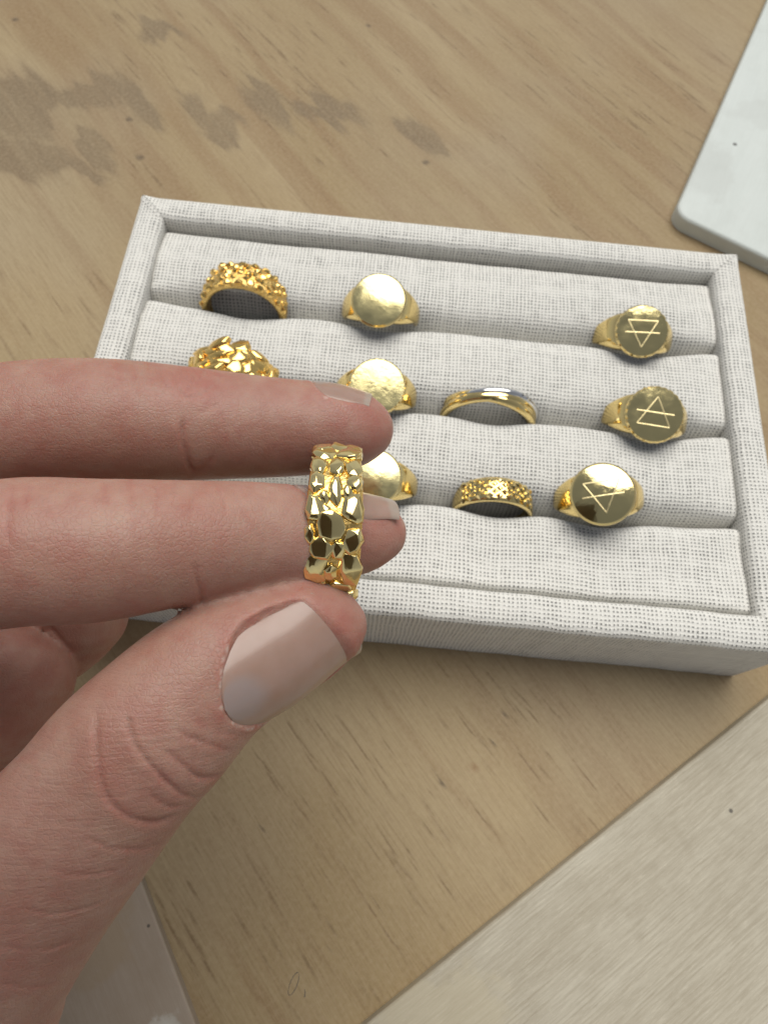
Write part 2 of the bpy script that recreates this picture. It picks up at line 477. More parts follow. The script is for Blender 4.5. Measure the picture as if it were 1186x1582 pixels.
    i, j = np.meshgrid(np.arange(nx - 1), np.arange(ny - 1), indexing='ij')
    a = (i * ny + j).ravel()
    Q = np.stack([a, a + ny, a + ny + 1, a + 1], 1)
    # underside and edges
    k0 = len(Vt)
    cor = [0, (nx - 1) * ny, nx * ny - 1, ny - 1]
    Vt = np.concatenate([Vt, Vt[cor] + [0, 0, -18]])
    col = np.concatenate([col, np.tile([[0.34, 0.25, 0.15]], (4, 1))])
    side = [[cor[q], k0 + q, k0 + (q + 1) % 4, cor[(q + 1) % 4]] for q in range(4)] + [[k0 + 3, k0 + 2, k0 + 1, k0]]
    Q = np.concatenate([Q, np.array(side)])
    me = bpy.data.meshes.new('m')
    me.vertices.add(len(Vt)); me.vertices.foreach_set('co', (Vt * S).ravel())
    me.loops.add(len(Q) * 4); me.loops.foreach_set('vertex_index', Q.ravel().astype(np.int32))
    me.polygons.add(len(Q)); me.polygons.foreach_set('loop_start', np.arange(0, len(Q) * 4, 4, dtype=np.int32))
    me.update(calc_edges=True)
    at_ = me.attributes.new('wood_tone', 'FLOAT_COLOR', 'POINT')
    at_.data.foreach_set('color', np.concatenate([col, np.ones((len(col), 1))], 1).astype(np.float32).ravel())
    o = new_obj('table', me, TABLE)
    mm = Matrix.Rotation(-A, 4, 'Z'); mm.translation = Vector((ctr[0], ctr[1], 0)) * S
    o.matrix_world = mm
    return o
table = build_table()
tag(table, kind='structure')

def pencil_stroke(pts, w, name='pencil_mark'):
    pts = [np.array(p, dtype=float) for p in pts]
    vs, fs = [], []
    for i, p in enumerate(pts):
        d = pts[min(i + 1, len(pts) - 1)] - pts[max(i - 1, 0)]
        d /= np.linalg.norm(d)
        nrm = np.array([-d[1], d[0]])
        ww = w * (0.6 + 0.5 * random.random())
        for s in (-1, 1):
            q = p + nrm * ww * s
            vs.append((q[0], q[1], 0.02))
        if i: fs.append((2 * i - 2, 2 * i - 1, 2 * i + 1, 2 * i))
    o = new_obj(name, mesh_from(vs, fs), PENCIL, table)
    o.matrix_parent_inverse = table.matrix_world.inverted()
    return o
random.seed(3)
loop = []
for k in range(15):
    a = 2 * math.pi * k / 14 * 0.97 + 1.2
    x, y = 0.75 * math.cos(a), 2.0 * math.sin(a)
    loop.append((-17.2 + x + 0.28 * y, -124.2 + y))
pencil_stroke(loop, 0.07)
pencil_stroke([(-14.9, -125.0), (-14.7, -125.6), (-14.75, -126.3)], 0.09)

C0 = np.array([75.2, 90.6])
dl, dn = np.array([.365, .931]), np.array([.883, -.469])
wb = slab('painted_board', [tuple(C0), tuple(C0 + dn * 170), tuple(C0 + dn * 170 + dl * 260), tuple(C0 + dl * 260)], 0.02, 5.2, WHITE_BOARD, 1.2, (0, 5.0))
tag(wb, 'white painted board with rounded corner behind the ring tray', 'board')

e0, e1 = np.array([88.0, -57.6]), np.array([-3.2, -129.9])
dd = (e1 - e0) / np.linalg.norm(e1 - e0); nn = np.array([-dd[1], dd[0]])
if nn[1] > 0: nn = -nn
a, b = e0 - dd * 120, e1 + dd * 90
pb = slab('plywood_offcut', [tuple(a), tuple(b), tuple(b + nn * 130), tuple(a + nn * 130)], 0.02, 3.4, PALE_BOARD, 0.7)
tag(pb, 'whitewashed plywood sheet with straight edge lying in front of the tray', 'board')

e0, e1 = np.array([-33.0, -134.6]), np.array([-79.0, -66.0])
dd = (e1 - e0) / np.linalg.norm(e1 - e0); nn = np.array([-dd[1], dd[0]])
if nn[0] > 0: nn = -nn
a, b = e0 - dd * 70, e1 + dd * 14
lb = slab('pale_offcut', [tuple(a), tuple(b), tuple(b + nn * 110), tuple(a + nn * 110)], 0.02, 3.0, LEFT_BOARD, 0.5)
tag(lb, 'small stained pale board lying on the table beneath the thumb', 'board')

# ------------------------------------------------------------------ ring tray
TW, TD, TH = 160.0, 107.4, 27.0
RIMW = 7.6
tray = empty('ring_tray', (0, 0, 0))
tag(tray, 'shallow white linen covered ring tray with padded rows', 'ring tray')

def wobble(U, seed=0):
    a = 0.28 * fbm(U[:, 0] * 0.3, U[:, 1] * 0.3, 40 + seed, 3); b = 0.28 * fbm(U[:, 0] * 0.3 + 50, U[:, 1] * 0.3, 60 + seed, 3)
    return U + np.stack([a, b], 1)
def rim_wall(length, side_rot, dist, seed):
    """a padded wall with mitred ends; local x along it, local y outwards"""
    prof = []
    r = 1.5
    for z in np.linspace(0.05, TH - r, 14): prof.append((0.0, z))
    for a in np.linspace(0, math.pi / 2, 7)[1:]: prof.append((r * (1 - math.cos(a)), TH - r + r * math.sin(a)))
    for o in np.linspace(r, RIMW - r, 7)[1:-1]: prof.append((o, TH))
    for a in np.linspace(math.pi / 2, 0, 7): prof.append((RIMW - r * (1 - math.cos(a)), TH - r + r * math.sin(a)))
    for z in np.linspace(TH - r, 9, 8)[1:]: prof.append((RIMW, z))
    prof = np.array(prof)
    arc = np.concatenate([[0], np.cumsum(np.linalg.norm(np.diff(prof, axis=0), axis=1))])
    nu = 120; nv = len(prof)
    uu = np.linspace(-1, 1, nu)
    V, U = [], []
    for i in range(nu):
        L = length / 2 - prof[:, 0] * 0.985
        x = uu[i] * L
        top = sstep(TH - 4, TH, prof[:, 1])
        n1 = fbm(x * 0.13 + 3, np.full(nv, seed * 7.0), seed, 3)
        puff = np.sin(np.clip(prof[:, 0] / RIMW, 0, 1) * math.pi) * 0.55 * top
        endp = np.exp(-((length / 2 - prof[:, 0] - np.abs(x)) / 2.5) ** 2) * 0.5 * top * (0.4 + rng.random() * 0.9)
        o = prof[:, 0] + 0.16 * n1
        z = prof[:, 1] + puff + 0.16 * n1 * top + endp
        ca, sa = math.cos(side_rot), math.sin(side_rot)
        yl = dist - o
        V.append(np.stack([ca * x - sa * yl, sa * x + ca * yl, z], 1))
        U.append(np.stack([x + seed * 13.37, arc + seed * 3.1], 1))
    V = np.concatenate(V); U = wobble(np.concatenate(U), seed)
    return mesh_from(V, grid_faces(nu, nv), U)
for k, (ln, rot, dist) in enumerate([(TW, 0, TD / 2), (TW, math.pi, TD / 2), (TD, math.pi / 2, TW / 2), (TD, -math.pi / 2, TW / 2)]):
    new_obj('rim', rim_wall(ln, rot, dist, k + 1), LINEN, tray, True)

# base board under the padding
bm = bmesh.new()
bmesh.ops.create_cube(bm, size=1.0, matrix=Matrix.Translation((0, 0, 6.0)) @ Matrix.Diagonal((TW - 2 * RIMW - 0.2, TD - 2 * RIMW - 0.2, 11.0, 1)))
LIN2 = NT('backing_board'); LIN2.set(Base_Color=(0.35, 0.34, 0.32), Roughness=0.9); LIN2 = LIN2.mat
new_obj('base_board', bm_mesh(bm), LIN2, tray)

# ring places: slot row, x on the tray
SLOTS = [23.6, -0.4, -24.2]
RINGX = {0: [-47.5, -13.5, 52.0], 1: [-47.0, -12.7, 15.4, 53.5], 2: [-10.5, 17.0, 41.5]}
IX, IY = TW / 2 - RIMW, TD / 2 - RIMW
CT = 24.2
def slot_push(k, x):
    g = np.full_like(x, 0.12)
    for xr in RINGX[k]: g = g + 1.9 * np.exp(-((x - xr) / 8.5) ** 2)
    return g
def cushion(k):
    nu, nv = 170, 44
    xs = np.linspace(-1, 1, nu)
    xs = np.sign(xs) * (1 - (1 - np.abs(xs)) ** 1.25)
    hx = IX - 0.12
    x = xs * hx
    yb = (np.full(nu, IY - 0.5) if k == 0 else SLOTS[k - 1] - slot_push(k - 1, x))
    yf = (np.full(nu, -IY + 0.25) if k == 3 else SLOTS[k] + slot_push(k, x) * 0.55)
    tv = np.linspace(-1, 1, nv); tv = np.sign(tv) * np.abs(tv) ** 0.72
    V, U = [], []
    drop = 12.0
    for i in range(nu):
        a = np.abs(tv)
        yc = (yb[i] + yf[i]) / 2; hw = (yb[i] - yf[i]) / 2
        # across from the back lip (+1) to the front lip (-1)
        t = -tv
        yy = yc + hw * np.sign(t) * (1 - (1 - np.minimum(np.abs(t), 1)) ** 1.9) ** 1.0
        sq = np.abs((yy - yc) / hw)
        pb_, pf_ = (16 if k == 0 else 7.0), (18 if k == 3 else 5.0)
        endm = np.exp(-((hx - abs(x[i])) / 7.0) ** 2)
        pw = np.where(t > 0, pb_, pf_) + 9 * endm
        z = CT - drop * (1 - (1 - np.clip(sq, 0, 1) ** pw) ** 0.5)
        crown = 1.0 * (1 - sq ** 2) * (0.25 if k == 3 else 1.0)
        z = z + crown
        if k == 3: z = z + 0.9 * sstep(0.2, -1, t)
        if k > 0: z = z + 0.9 * np.exp(-((t - 0.72) / 0.3) ** 2) * (0.5 + 0.5 * fbm(np.array([x[i] * 0.04 + k * 9]), np.array([2.0]), 9, 2)[0])
        ends = 1 - np.exp(-((hx - abs(x[i])) / 0.4))
        z = z - (1 - ends) * 0.4
        z = z + 0.45 * fbm(x[i] * 0.07 + yy * 0 + k * 5, yy * 0.1 + 7, 31 + k, 3)
        pinch = np.exp(-((hx - abs(x[i])) / 2.2) ** 2) * sstep(0.80, 1.0, np.abs(t)) * (1 if 0 < k < 3 or (k == 0) or (k == 3) else 0)
        z = z - 1.2 * pinch
        jx = x[i] + 0.25 * fbm(yy * 0.3, np.full(nv, 3.0 + k), 77, 2) * np.exp(-((hx - abs(x[i])) / 3.0))
        P = np.stack([jx + 0 * yy, yy, z], 1)
        arc = np.concatenate([[0], np.cumsum(np.linalg.norm(np.diff(P[:, 1:], axis=0), axis=1))])
        arc = arc - arc[nv // 2]
        V.append(P); U.append(np.stack([x[i] + 0 * yy + 0.006 * x[i] * 0, arc + k * 31.7 + 0.5 * math.sin(x[i] * 0.03 + k)], 1))
    V = np.concatenate(V); U = wobble(np.concatenate(U), k)
    # turn the cloth down at both ends
    n0 = len(V)
    ends_v, ends_u, fs = [], [], grid_faces(nu, nv)
    for side, row in ((-1, 0), (1, nu - 1)):
        base = len(V) + len(ends_v)
        for j in range(nv):
            q = V[row * nv + j].copy(); q[0] = side * (hx + 0.12); q[2] = 10.0
            ends_v.append(q); uq = U[row * nv + j].copy(); uq[0] += side * 12; ends_u.append(uq)
        for j in range(nv - 1):
            f = (row * nv + j, row * nv + j + 1, base + j + 1, base + j)
            fs.append(f if side < 0 else f[::-1])
    V = np.concatenate([V, np.array(ends_v)]); U = np.concatenate([U, np.array(ends_u)])
    return mesh_from(V, fs, U)
for k in range(4):
    new_obj('padded_row', cushion(k), LINEN, tray, True)

# ------------------------------------------------------------------ rings.  Ring frame: hole along local Y, top of the ring along +Z
def band_mesh(ri, thick, halfw, nphi=160, nsec=18, dome=0.35, phi0=0.0):
    """thick(phi), halfw(phi): phi = 0 at the top"""
    V = []
    for i in range(nphi):
        ph = 2 * math.pi * i / nphi
        t_, w_ = thick(ph), halfw(ph)
        for j in range(nsec):
            a = 2 * math.pi * j / nsec
            cx, cy = math.cos(a), math.sin(a)
            # rounded box section
            e = 0.55
            sy = math.copysign(abs(cx) ** e, cx) * w_
            sr = math.copysign(abs(cy) ** (e if cy < 0 else 0.8), cy)
            r = ri + t_ * 0.5 + t_ * 0.5 * sr
            V.append((r * math.sin(ph), sy, r * math.cos(ph)))
    return mesh_from(V, grid_faces(nphi, nsec, True, True))

def nugget_mesh(rnd, bev=0.15, flat=True):
    """a faceted lump: unit footprint, z up, base sunk below 0"""
    bm = bmesh.new()
    n = rnd.choice([6, 6, 7, 8])
    off = rnd.random() * 6.28
    pts = []
    tx, ty = rnd.uniform(-.28, .28), rnd.uniform(-.28, .28)
    for i in range(n):
        a = off + 2 * math.pi * (i + rnd.uniform(-.25, .25)) / n
        r = rnd.uniform(0.92, 1.12)
        pts.append((r * math.cos(a), r * math.sin(a), -0.9))
        r2 = r * rnd.uniform(0.90, 1.0)
        pts.append((r2 * math.cos(a), r2 * math.sin(a), rnd.uniform(0.1, 0.45)))
        if flat:
            r3 = r * rnd.uniform(0.55, 0.72)
            x, y = r3 * math.cos(a), r3 * math.sin(a)
            pts.append((x, y, 0.74 + tx * x + ty * y))
    ra = rnd.random() * 6.28
    sep_ = rnd.uniform(0.3, 0.6)
    for s_ in (-1, 1):
        x, y = s_ * sep_ * math.cos(ra), s_ * sep_ * math.sin(ra)
        pts.append((x, y, (0.98 if flat else 1.0) + (tx * x + ty * y) * 0.8))
        if not flat: pts.append((x * .4 - .3 * math.sin(ra), y * .4 + .3 * math.cos(ra), rnd.uniform(.8, 1.)))
    for p in pts: bm.verts.new(p)
    bmesh.ops.convex_hull(bm, input=bm.verts[:])
    bmesh.ops.delete(bm, geom=[v for v in bm.verts if not v.link_faces], context='VERTS')
    bmesh.ops.dissolve_limit(bm, angle_limit=math.radians(11), verts=bm.verts[:], edges=bm.edges[:])
    bmesh.ops.bevel(bm, geom=bm.edges[:], offset=bev, segments=2, profile=0.6, affect='EDGES', clamp_overlap=True)
    return bm_mesh(bm)
rnd = random.Random(11)
NUGGETS = [nugget_mesh(rnd) for _ in range(16)]
for me_ in NUGGETS: me_.polygons.foreach_set('use_smooth', [True] * len(me_.polygons))
GRAINS = [nugget_mesh(rnd, 0.13, False) for _ in range(10)]

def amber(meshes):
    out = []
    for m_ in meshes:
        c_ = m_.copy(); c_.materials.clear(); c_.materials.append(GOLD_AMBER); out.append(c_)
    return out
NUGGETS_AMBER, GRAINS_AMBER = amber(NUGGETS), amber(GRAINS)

def put_nugget(ring, mesh, ph, y, r, st, sy, sh, spin, tilt=(0, 0), mat=GOLD_NUGGET):
    o = bpy.data.objects.new('nugget', mesh)
    if not mesh.materials: mesh.materials.append(mat)
    COL.objects.link(o)
    o.parent = ring
    ez = Vector((math.sin(ph), 0, math.cos(ph))); ex = Vector((math.cos(ph), 0, -math.sin(ph))); ey = Vector((0, 1, 0))
    B = Matrix((ex, ey, ez)).transposed()
    B = B @ Matrix.Rotation(tilt[0], 3, 'X') @ Matrix.Rotation(tilt[1], 3, 'Y') @ Matrix.Diagonal((st, sy, sh)) @ Matrix.Rotation(spin, 3, 'Z')
    M = B.to_4x4(); M.translation = (ez * r + ey * y) * S
    o.matrix_local = M
    return o

def ring_root(name, loc, tilt=0, roll=0, yaw=0, label=None, group=None, mat=None):
    """tilt: leans back (top away from the viewer); roll: turned about its own hole; yaw: about the vertical"""
    rot = Matrix.Rotation(math.radians(yaw), 3, 'Z') @ Matrix.Rotation(math.radians(-tilt), 3, 'X') @ Matrix.Rotation(math.radians(roll), 3, 'Y')
    o = empty(name, loc, rot)
    tag(o, label, 'ring', group)
    return o

def nugget_ring_parts(root, ri, hw_top, hw_bot, t_top, t_bot, rows, seed, sizes=1.0, meshes=NUGGETS, deep=GOLD_GRAIN, span=math.pi, cols=2, mat=GOLD_NUGGET, skip=None, sunk=0.82, lift=0.42, seat=0.70):
    rr = random.Random(seed)
    mixf = lambda ph: 0.5 + 0.5 * math.cos(ph)
    hw = lambda ph: hw_bot + (hw_top - hw_bot) * mixf(ph) ** 0.8
    th = lambda ph: t_bot + (t_top - t_bot) * mixf(ph)
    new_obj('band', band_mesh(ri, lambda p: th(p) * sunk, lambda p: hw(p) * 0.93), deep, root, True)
    for i in range(rows):
        for c in range(-(cols - 1), cols, 2):
            for half in (0, 1):
                ph = -span + 2 * span * (i + 0.5 * half) / rows
                if half == 0: y = c * 0.60 if cols == 2 else c * 0.36
                else:
                    if cols == 2 and c < 0: continue
                    y = 0.0 if cols == 2 else (c + 1) * 0.36
                    if abs(y) > 0.95: continue
                ph += rr.uniform(-.12, .12) * 2 * math.pi / rows
                if skip and skip(ph): continue
                w = hw(ph)
                y = y * w + rr.uniform(-.10, .10) * w
                R_ = ri + th(ph) * seat
                st = (2 * math.pi * R_ / rows) * 0.50 * rr.uniform(.85, 1.15) * sizes
                sy = w * (0.41 if cols == 2 else 0.26) * rr.uniform(.85, 1.12) * sizes
                if half: st *= 0.9; sy *= 0.9
                y = math.copysign(min(abs(y), max(0.0, w - sy * 0.85)), y)
                put_nugget(root, rr.choice(meshes), ph, y, R_, st, sy, th(ph) * lift * rr.uniform(.85, 1.2), rr.uniform(0, 6.28),
                           (rr.uniform(-.22, .22), rr.uniform(-.22, .22)), mat)

def signet_parts(root, R=6.4, scallop=0, engrave=None, spin=0.0, ri=8.4, dome=0.25, halfw_band=1.7, top=3.3):
    zt = ri + top
    def th(ph):
        a = min(abs(ph), 2 * math.pi - abs(ph))
        base = 1.35 + 1.0 * float(sstep(1.9, 0.75, np.array(a)))
        lim = (zt - 0.85) / max(math.cos(a), 0.05) - ri if a < 1.4 else 9
        return min(base + 1.0 * float(sstep(1.0, 0.2, np.array(a))), lim)
    def hw(ph):
        a = min(abs(ph), 2 * math.pi - abs(ph))
        return halfw_band + (R * 0.72 - halfw_band) * float(sstep(1.75, 0.30, np.array(a))) ** 1.2
    new_obj('shank', band_mesh(ri, th, hw, 200, 28), GOLD, root, True)
    # face plate and, round it, a bright bevel that may be milled
    n = 144
    def lathe(prof, mill):
        V = []
        for (r, z) in prof:
            for i in range(n):
                a = 2 * math.pi * i / n
                rr_, zz = r, z
                if mill and r > R * 0.95 and z > zt - 0.6:
                    m_ = abs(math.sin(a * mill / 2)) ** 0.6
                    rr_ = r - 0.22 * (1 - m_) * R / 6.4
                    zz = z - 0.12 * (1 - m_)
                V.append((rr_ * math.cos(a), rr_ * math.sin(a), zz))
        return mesh_from(V, [f[::-1] for f in grid_faces(len(prof), n, False, True)])
    pz = lambda k: zt + dome * (1 - (k / 0.93) ** 2)
    face = new_obj('face', lathe([(R * k, pz(k)) for k in (0.0, .15, .3, .45, .6, .72, .82, .88, .93)], 0), GOLD_PALE if engrave else GOLD_SATIN, root, True)
    new_obj('bevel', lathe([(R * .93, zt), (R * .985, zt - 0.30)], scallop), GOLD, root, True)
    new_obj('collar', lathe([(R * .985, zt - 0.30), (R, zt - 0.5), (R * .985, zt - 0.8), (R * .93, zt - 1.3), (R * .80, zt - 2.2), (R * .62, zt - 3.0)], scallop), GOLD, root, True)
    if engrave:
        bm = bmesh.new()
        def bar(p, q, w=0.15):
            p, q = np.array(p, float), np.array(q, float)
            c_, s_ = math.cos(spin), math.sin(spin)
            rot = np.array([[c_, -s_], [s_, c_]])
            p, q = rot @ p, rot @ q
            d = (q - p) / np.linalg.norm(q - p); nrm = np.array([-d[1], d[0]]) * w
            zf = lambda u: pz(np.linalg.norm(u) / R) + 0.02
            N = 8; prev = None
            for i in range(N + 1):
                u = p + (q - p) * i / N
                row = [bm.verts.new((*(u - nrm), zf(u) - 0.02)), bm.verts.new((*u, zf(u) + 0.015)), bm.verts.new((*(u + nrm), zf(u) - 0.02))]
                if prev:
                    bm.faces.new((prev[0], row[0], row[1], prev[1])); bm.faces.new((prev[1], row[1], row[2], prev[2]))
                prev = row
        s = 1 if engrave == 'up' else -1
        k = R * 0.62
        A_, B_, C_ = (0, s * k * 0.98), (-k * 0.88, -s * k * 0.62), (k * 0.88, -s * k * 0.62)
        bar(A_, B_); bar(B_, C_); bar(C_, A_)
        bar((-k * 1.02, s * k * 0.10), (k * 1.02, s * k * 0.10))
        new_obj('engraving', bm_mesh(bm), GOLD_CUT, face)

ZR = 20.0                                       # ring centres: half sunk between the padded rows
# back slot
r = ring_root('nugget_ring', (-48.3, SLOTS[0] + 1.2, ZR + 1.0), 10, 0, 0, 'rough gold nugget ring with peaked top in the back left of the tray', 'gold nugget rings')
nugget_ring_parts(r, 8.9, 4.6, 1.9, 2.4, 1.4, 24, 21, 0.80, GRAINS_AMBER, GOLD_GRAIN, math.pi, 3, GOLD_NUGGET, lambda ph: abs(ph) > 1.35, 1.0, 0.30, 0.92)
rr_ = random.Random(77)
for ph, y, hgt in [(0.0, 1.2, 1.0), (0.06, 2.2, 1.3), (-0.12, 0.4, .8), (0.18, -0.6, .7), (-0.3, -1.5, .6), (0.35, 1.4, .7), (-0.45, 1.6, .7), (0.5, -1.4, .6)]:
    put_nugget(r, rr_.choice(GRAINS_AMBER), ph, y, 11.3, .95, .95, hgt * 0.9, rr_.uniform(0, 6), (rr_.uniform(-.4, .4), rr_.uniform(-.4, .4)))
r = ring_root('signet_ring', (-13.5, SLOTS[0] + 2.9, ZR + 1.2), -21, -3, 0, 'blank round gold signet ring in the back slot of the tray', 'blank signet rings')
signet_parts(r, 6.7, 0, None, dome=0.55)
r = ring_root('signet_ring', (51.6, SLOTS[0]+3.3, ZR + 0.2), -25.5, -4, -2, 'gold signet ring engraved with a downward triangle in the back right corner', 'triangle signet rings')
signet_parts(r, 6.5, 22, 'down', 0.06, dome=0.2)
# middle slot
r = ring_root('nugget_ring', (-47.3, SLOTS[1] + 0.8, ZR + 1.2), 8, 0, 0, 'chunky gold nugget ring half hidden behind the upper finger', 'gold nugget rings')
nugget_ring_parts(r, 8.7, 4.8, 1.9, 2.7, 1.4, 13, 8, 1.15, NUGGETS_AMBER, GOLD_DEEP, math.pi, 3, GOLD_NUGGET, lambda ph: abs(ph) > 1.6, 0.95, 0.34, 0.85)
r = ring_root('signet_ring', (-12.7, SLOTS[1]+2.4, ZR + .9), -20, 2, 0, 'blank gold signet ring with notched edge beside the upper fingernail', 'blank signet rings')
signet_parts(r, 6.6, 30, None, dome=0.18)
r = ring_root('band_ring', (15.4, SLOTS[1] + 1.2, ZR - 1.4), -5, 0, -3, 'slim two tone gold and silver band standing in the middle slot', 'slim band rings')
def strand(ph0, amp, hw, ri, t_, name, mat, swell=0.0):
    V = []; n, ns = 160, 12
    for i in range(n):
        ph = 2 * math.pi * i / n
        yo = amp * math.sin(ph * 1.0 + ph0)
        for j in range(ns):
            a = 2 * math.pi * j / ns
            rr2 = ri + t_ / 2 + t_ / 2 * math.sin(a) + swell * math.sin(ph)
            V.append((rr2 * math.sin(ph), yo + hw * math.cos(a), rr2 * math.cos(ph)))
    new_obj(name, mesh_from(V, grid_faces(n, ns, True, True)), mat, r, True)
strand(0.2, 1.0, 1.45, 9.7, 2.2, 'gold_strand', GOLD)
strand(3.3, 1.1, 1.35, 9.6, 2.2, 'gold_strand', GOLD)
strand(0.9, 1.7, 1.1, 9.6, 2.45, 'silver_strand', WHITE_GOLD, 0.45)
DIAM = NT('small_stone'); DIAM.set(Base_Color=(1, 1, 1), Roughness=0.0, IOR=2.4); DIAM.put(DIAM.bsdf.inputs['Transmission Weight'], 1.0); DIAM = DIAM.mat
bm = bmesh.new()
bmesh.ops.create_icosphere(bm, subdivisions=1, radius=0.5)
stone_me = bm_mesh(bm)
for ph in (0.55, 0.66, 0.77):
    o = new_obj('stone', stone_me, DIAM, r)
    o.matrix_local = Matrix.Translation(Vector((12.1 * math.sin(ph), 1.7 * math.sin(ph + 0.9), 12.1 * math.cos(ph))) * S)
r = ring_root('signet_ring', (53.0, SLOTS[1]+2.9, ZR + 0.8), -23.3, -5, -3, 'gold signet ring engraved with an upward triangle in the middle slot', 'triangle signet rings')
signet_parts(r, 6.7, 26, 'up', -0.03, dome=0.15)
# front slot
r = ring_root('signet_ring', (-10.8, SLOTS[2]+2.4, ZR + 1.0), -16.5, -2, 0, 'blank gold signet ring half hidden behind the held ring', 'blank signet rings')
signet_parts(r, 6.3, 0, None, dome=0.55)
r = ring_root('band_ring', (17.0, SLOTS[2] + .6, ZR - 1.2), 4, 0, 0, 'small gold band with diamond cut facets in the front slot', 'slim band rings')
def facet_band(root, ri=7.9, hw_top=3.1, hw_bot=1.4):
    k_ = lambda p: (0.5 + 0.5 * math.cos(p)) ** 0.7
    new_obj('band', band_mesh(ri, lambda p: 1.1 + 0.6 * k_(p), lambda p: hw_bot + (hw_top - hw_bot) * k_(p)), GOLD, root, True)
    bm = bmesh.new()                                    # a lozenge cut with four bright facets
    b_ = [bm.verts.new(q) for q in ((1, 0, -.2), (0, 1, -.2), (-1, 0, -.2), (0, -1, -.2))]
    t_ = [bm.verts.new(q) for q in ((.22, 0, 1), (0, .5, .8), (-.22, 0, 1), (0, -.5, .8))]
    for q in range(4): bm.faces.new((b_[q], b_[(q + 1) % 4], t_[(q + 1) % 4], t_[q]))
    bm.faces.new(t_)
    loz = bm_mesh(bm); loz.materials.append(GOLD_NUGGET)
    step = 0.235
    for i in range(-4, 5):
        for j in (-1, 0, 1):
            for h in (0, 1):
                ph = (i + 0.5 * h) * step; y = j * 1.9 + 0.95 * h
                if abs(y) > 2.3 or abs(ph) > 1.0: continue
                o = put_nugget(root, loz, ph, y, ri + 1.1 + 0.55 * k_(ph), 1.02, 0.92, 0.5 * (0.9 + 0.2 * random.random()), 0, (random.uniform(-.12, .12), random.uniform(-.12, .12)))
                o.name = 'facet'
facet_band(r)
r = ring_root('signet_ring', (40.8, SLOTS[2] + 3.4, ZR + 2.0), -16, -14, 6, 'domed gold signet ring with dark engraved triangle in the front right slot', 'triangle signet rings')
signet_parts(r, 6.9, 0, 'down', 0.12, dome=0.7)

# ------------------------------------------------------------------ the held ring
RC = at(517, 808, 93.5)
fing = (at(560, 825, 95) - at(480, 828, 91)); fing /= np.linalg.norm(fing)
ax = RIGHT * 0.985 + FWD * 0.06 + DOWN * 0.04
ax /= np.linalg.norm(ax)
zt_ = -FWD + 0.04 * DOWN
zt_ = zt_ - ax * (zt_ @ ax); zt_ /= np.linalg.norm(zt_)
xt_ = np.cross(ax, zt_)
held = empty('nugget_ring', tuple(RC), Matrix((Vector(xt_), Vector(ax), Vector(zt_))).transposed())
tag(held, 'gold nugget ring held upright between the thumb and two fingers', 'ring', 'gold nugget rings')
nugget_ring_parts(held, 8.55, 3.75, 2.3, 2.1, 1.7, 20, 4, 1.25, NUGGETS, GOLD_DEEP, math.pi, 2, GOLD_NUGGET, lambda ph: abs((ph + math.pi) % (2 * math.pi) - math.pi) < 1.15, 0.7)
rr3 = random.Random(9)
for px, py, hw_, hh_, sp in [(497, 700, 19, 9, 0), (537, 698, 19, 9, 0), (519, 721, 14, 13, 0), (552, 721, 13, 12, 0), (491, 720, 13, 13, 0), (489, 743, 13, 15, 0), (520, 754, 11, 21, 0), (552, 742, 14, 13, 0),
                             (488, 780, 15, 18, 0), (551, 780, 15, 22, .15), (516, 808, 19, 23, .3), (538, 757, 9, 11, 0), (503, 765, 9, 10, 0), (480, 820, 9, 14, 0), (500, 838, 21, 17, .7), (548, 827, 15, 20, -.4), (527, 842, 11, 13, 0),
                             (488, 868, 18, 22, 0), (545, 869, 16, 23, .2), (517, 876, 12, 13, 0), (492, 898, 17, 12, 0), (527, 902, 18, 11, 0), (505, 786, 9, 9, 0)]:
    ph = math.asin(max(-.97, min(.97, (py - 808) / 118.0)))
    yl_ = (px - 519) / 12.2
    yl_ = math.copysign(min(abs(yl_), 3.85 - 0.5 * abs(math.sin(ph)) - hw_ / 12.2 * 1.18), yl_)
    put_nugget(held, rr3.choice(NUGGETS), ph, yl_, 10.0, hh_ / 12.2 / max(.42, math.cos(ph)) ** 0.9 * 1.22, hw_ / 12.2 * 1.18, 0.66 * rr3.uniform(.85, 1.15), sp + rr3.choice([0, math.pi]),
               (rr3.uniform(-.16, .16), rr3.uniform(-.16, .16)))

# ------------------------------------------------------------------ the hand: one skin grown from joint chains
H_ = 0.64
def catmull(P, n):
    P = np.asarray(P, float); out = []
    Q = np.vstack([2 * P[0] - P[1], P, 2 * P[-1] - P[-2]])
    for i in range(1, len(Q) - 2):
        for t in np.linspace(0, 1, n, endpoint=False):
            a, b, c, d = Q[i - 1], Q[i], Q[i + 1], Q[i + 2]
            out.append(0.5 * (2 * b + (c - a) * t + (2 * a - 5 * b + 4 * c - d) * t * t + (3 * b - a - 3 * c + d) * t ** 3))
    out.append(P[-1])
    return np.array(out)
def chain_px(rows):
    """rows: px, py, depth, half width in px -> centre and radius in millimetres"""
    out = []
    for px, py, dep, hp in rows:
        c = at(px, py, dep)
        out.append((*c, hp * dep / FPX))
    return out
INDEX = chain_px([(-500, 1010, 84, 150), (-240, 905, 79, 122), (0, 856, 78, 119), (150, 850, 80, 114), (300, 836, 83.5, 97), (400, 829, 87.5, 87), (480, 828, 91, 77), (545, 826, 94, 65), (580, 824, 95.5, 48)])
MIDDLE = chain_px([(-420, 870, 100, 120), (-200, 710, 96, 108), (0, 662, 97, 101), (150, 652, 98.5, 100), (290, 655, 101, 90), (400, 660, 103, 81), (480, 662, 104, 74), (530, 662, 104.5, 66), (557, 663, 105, 51)])
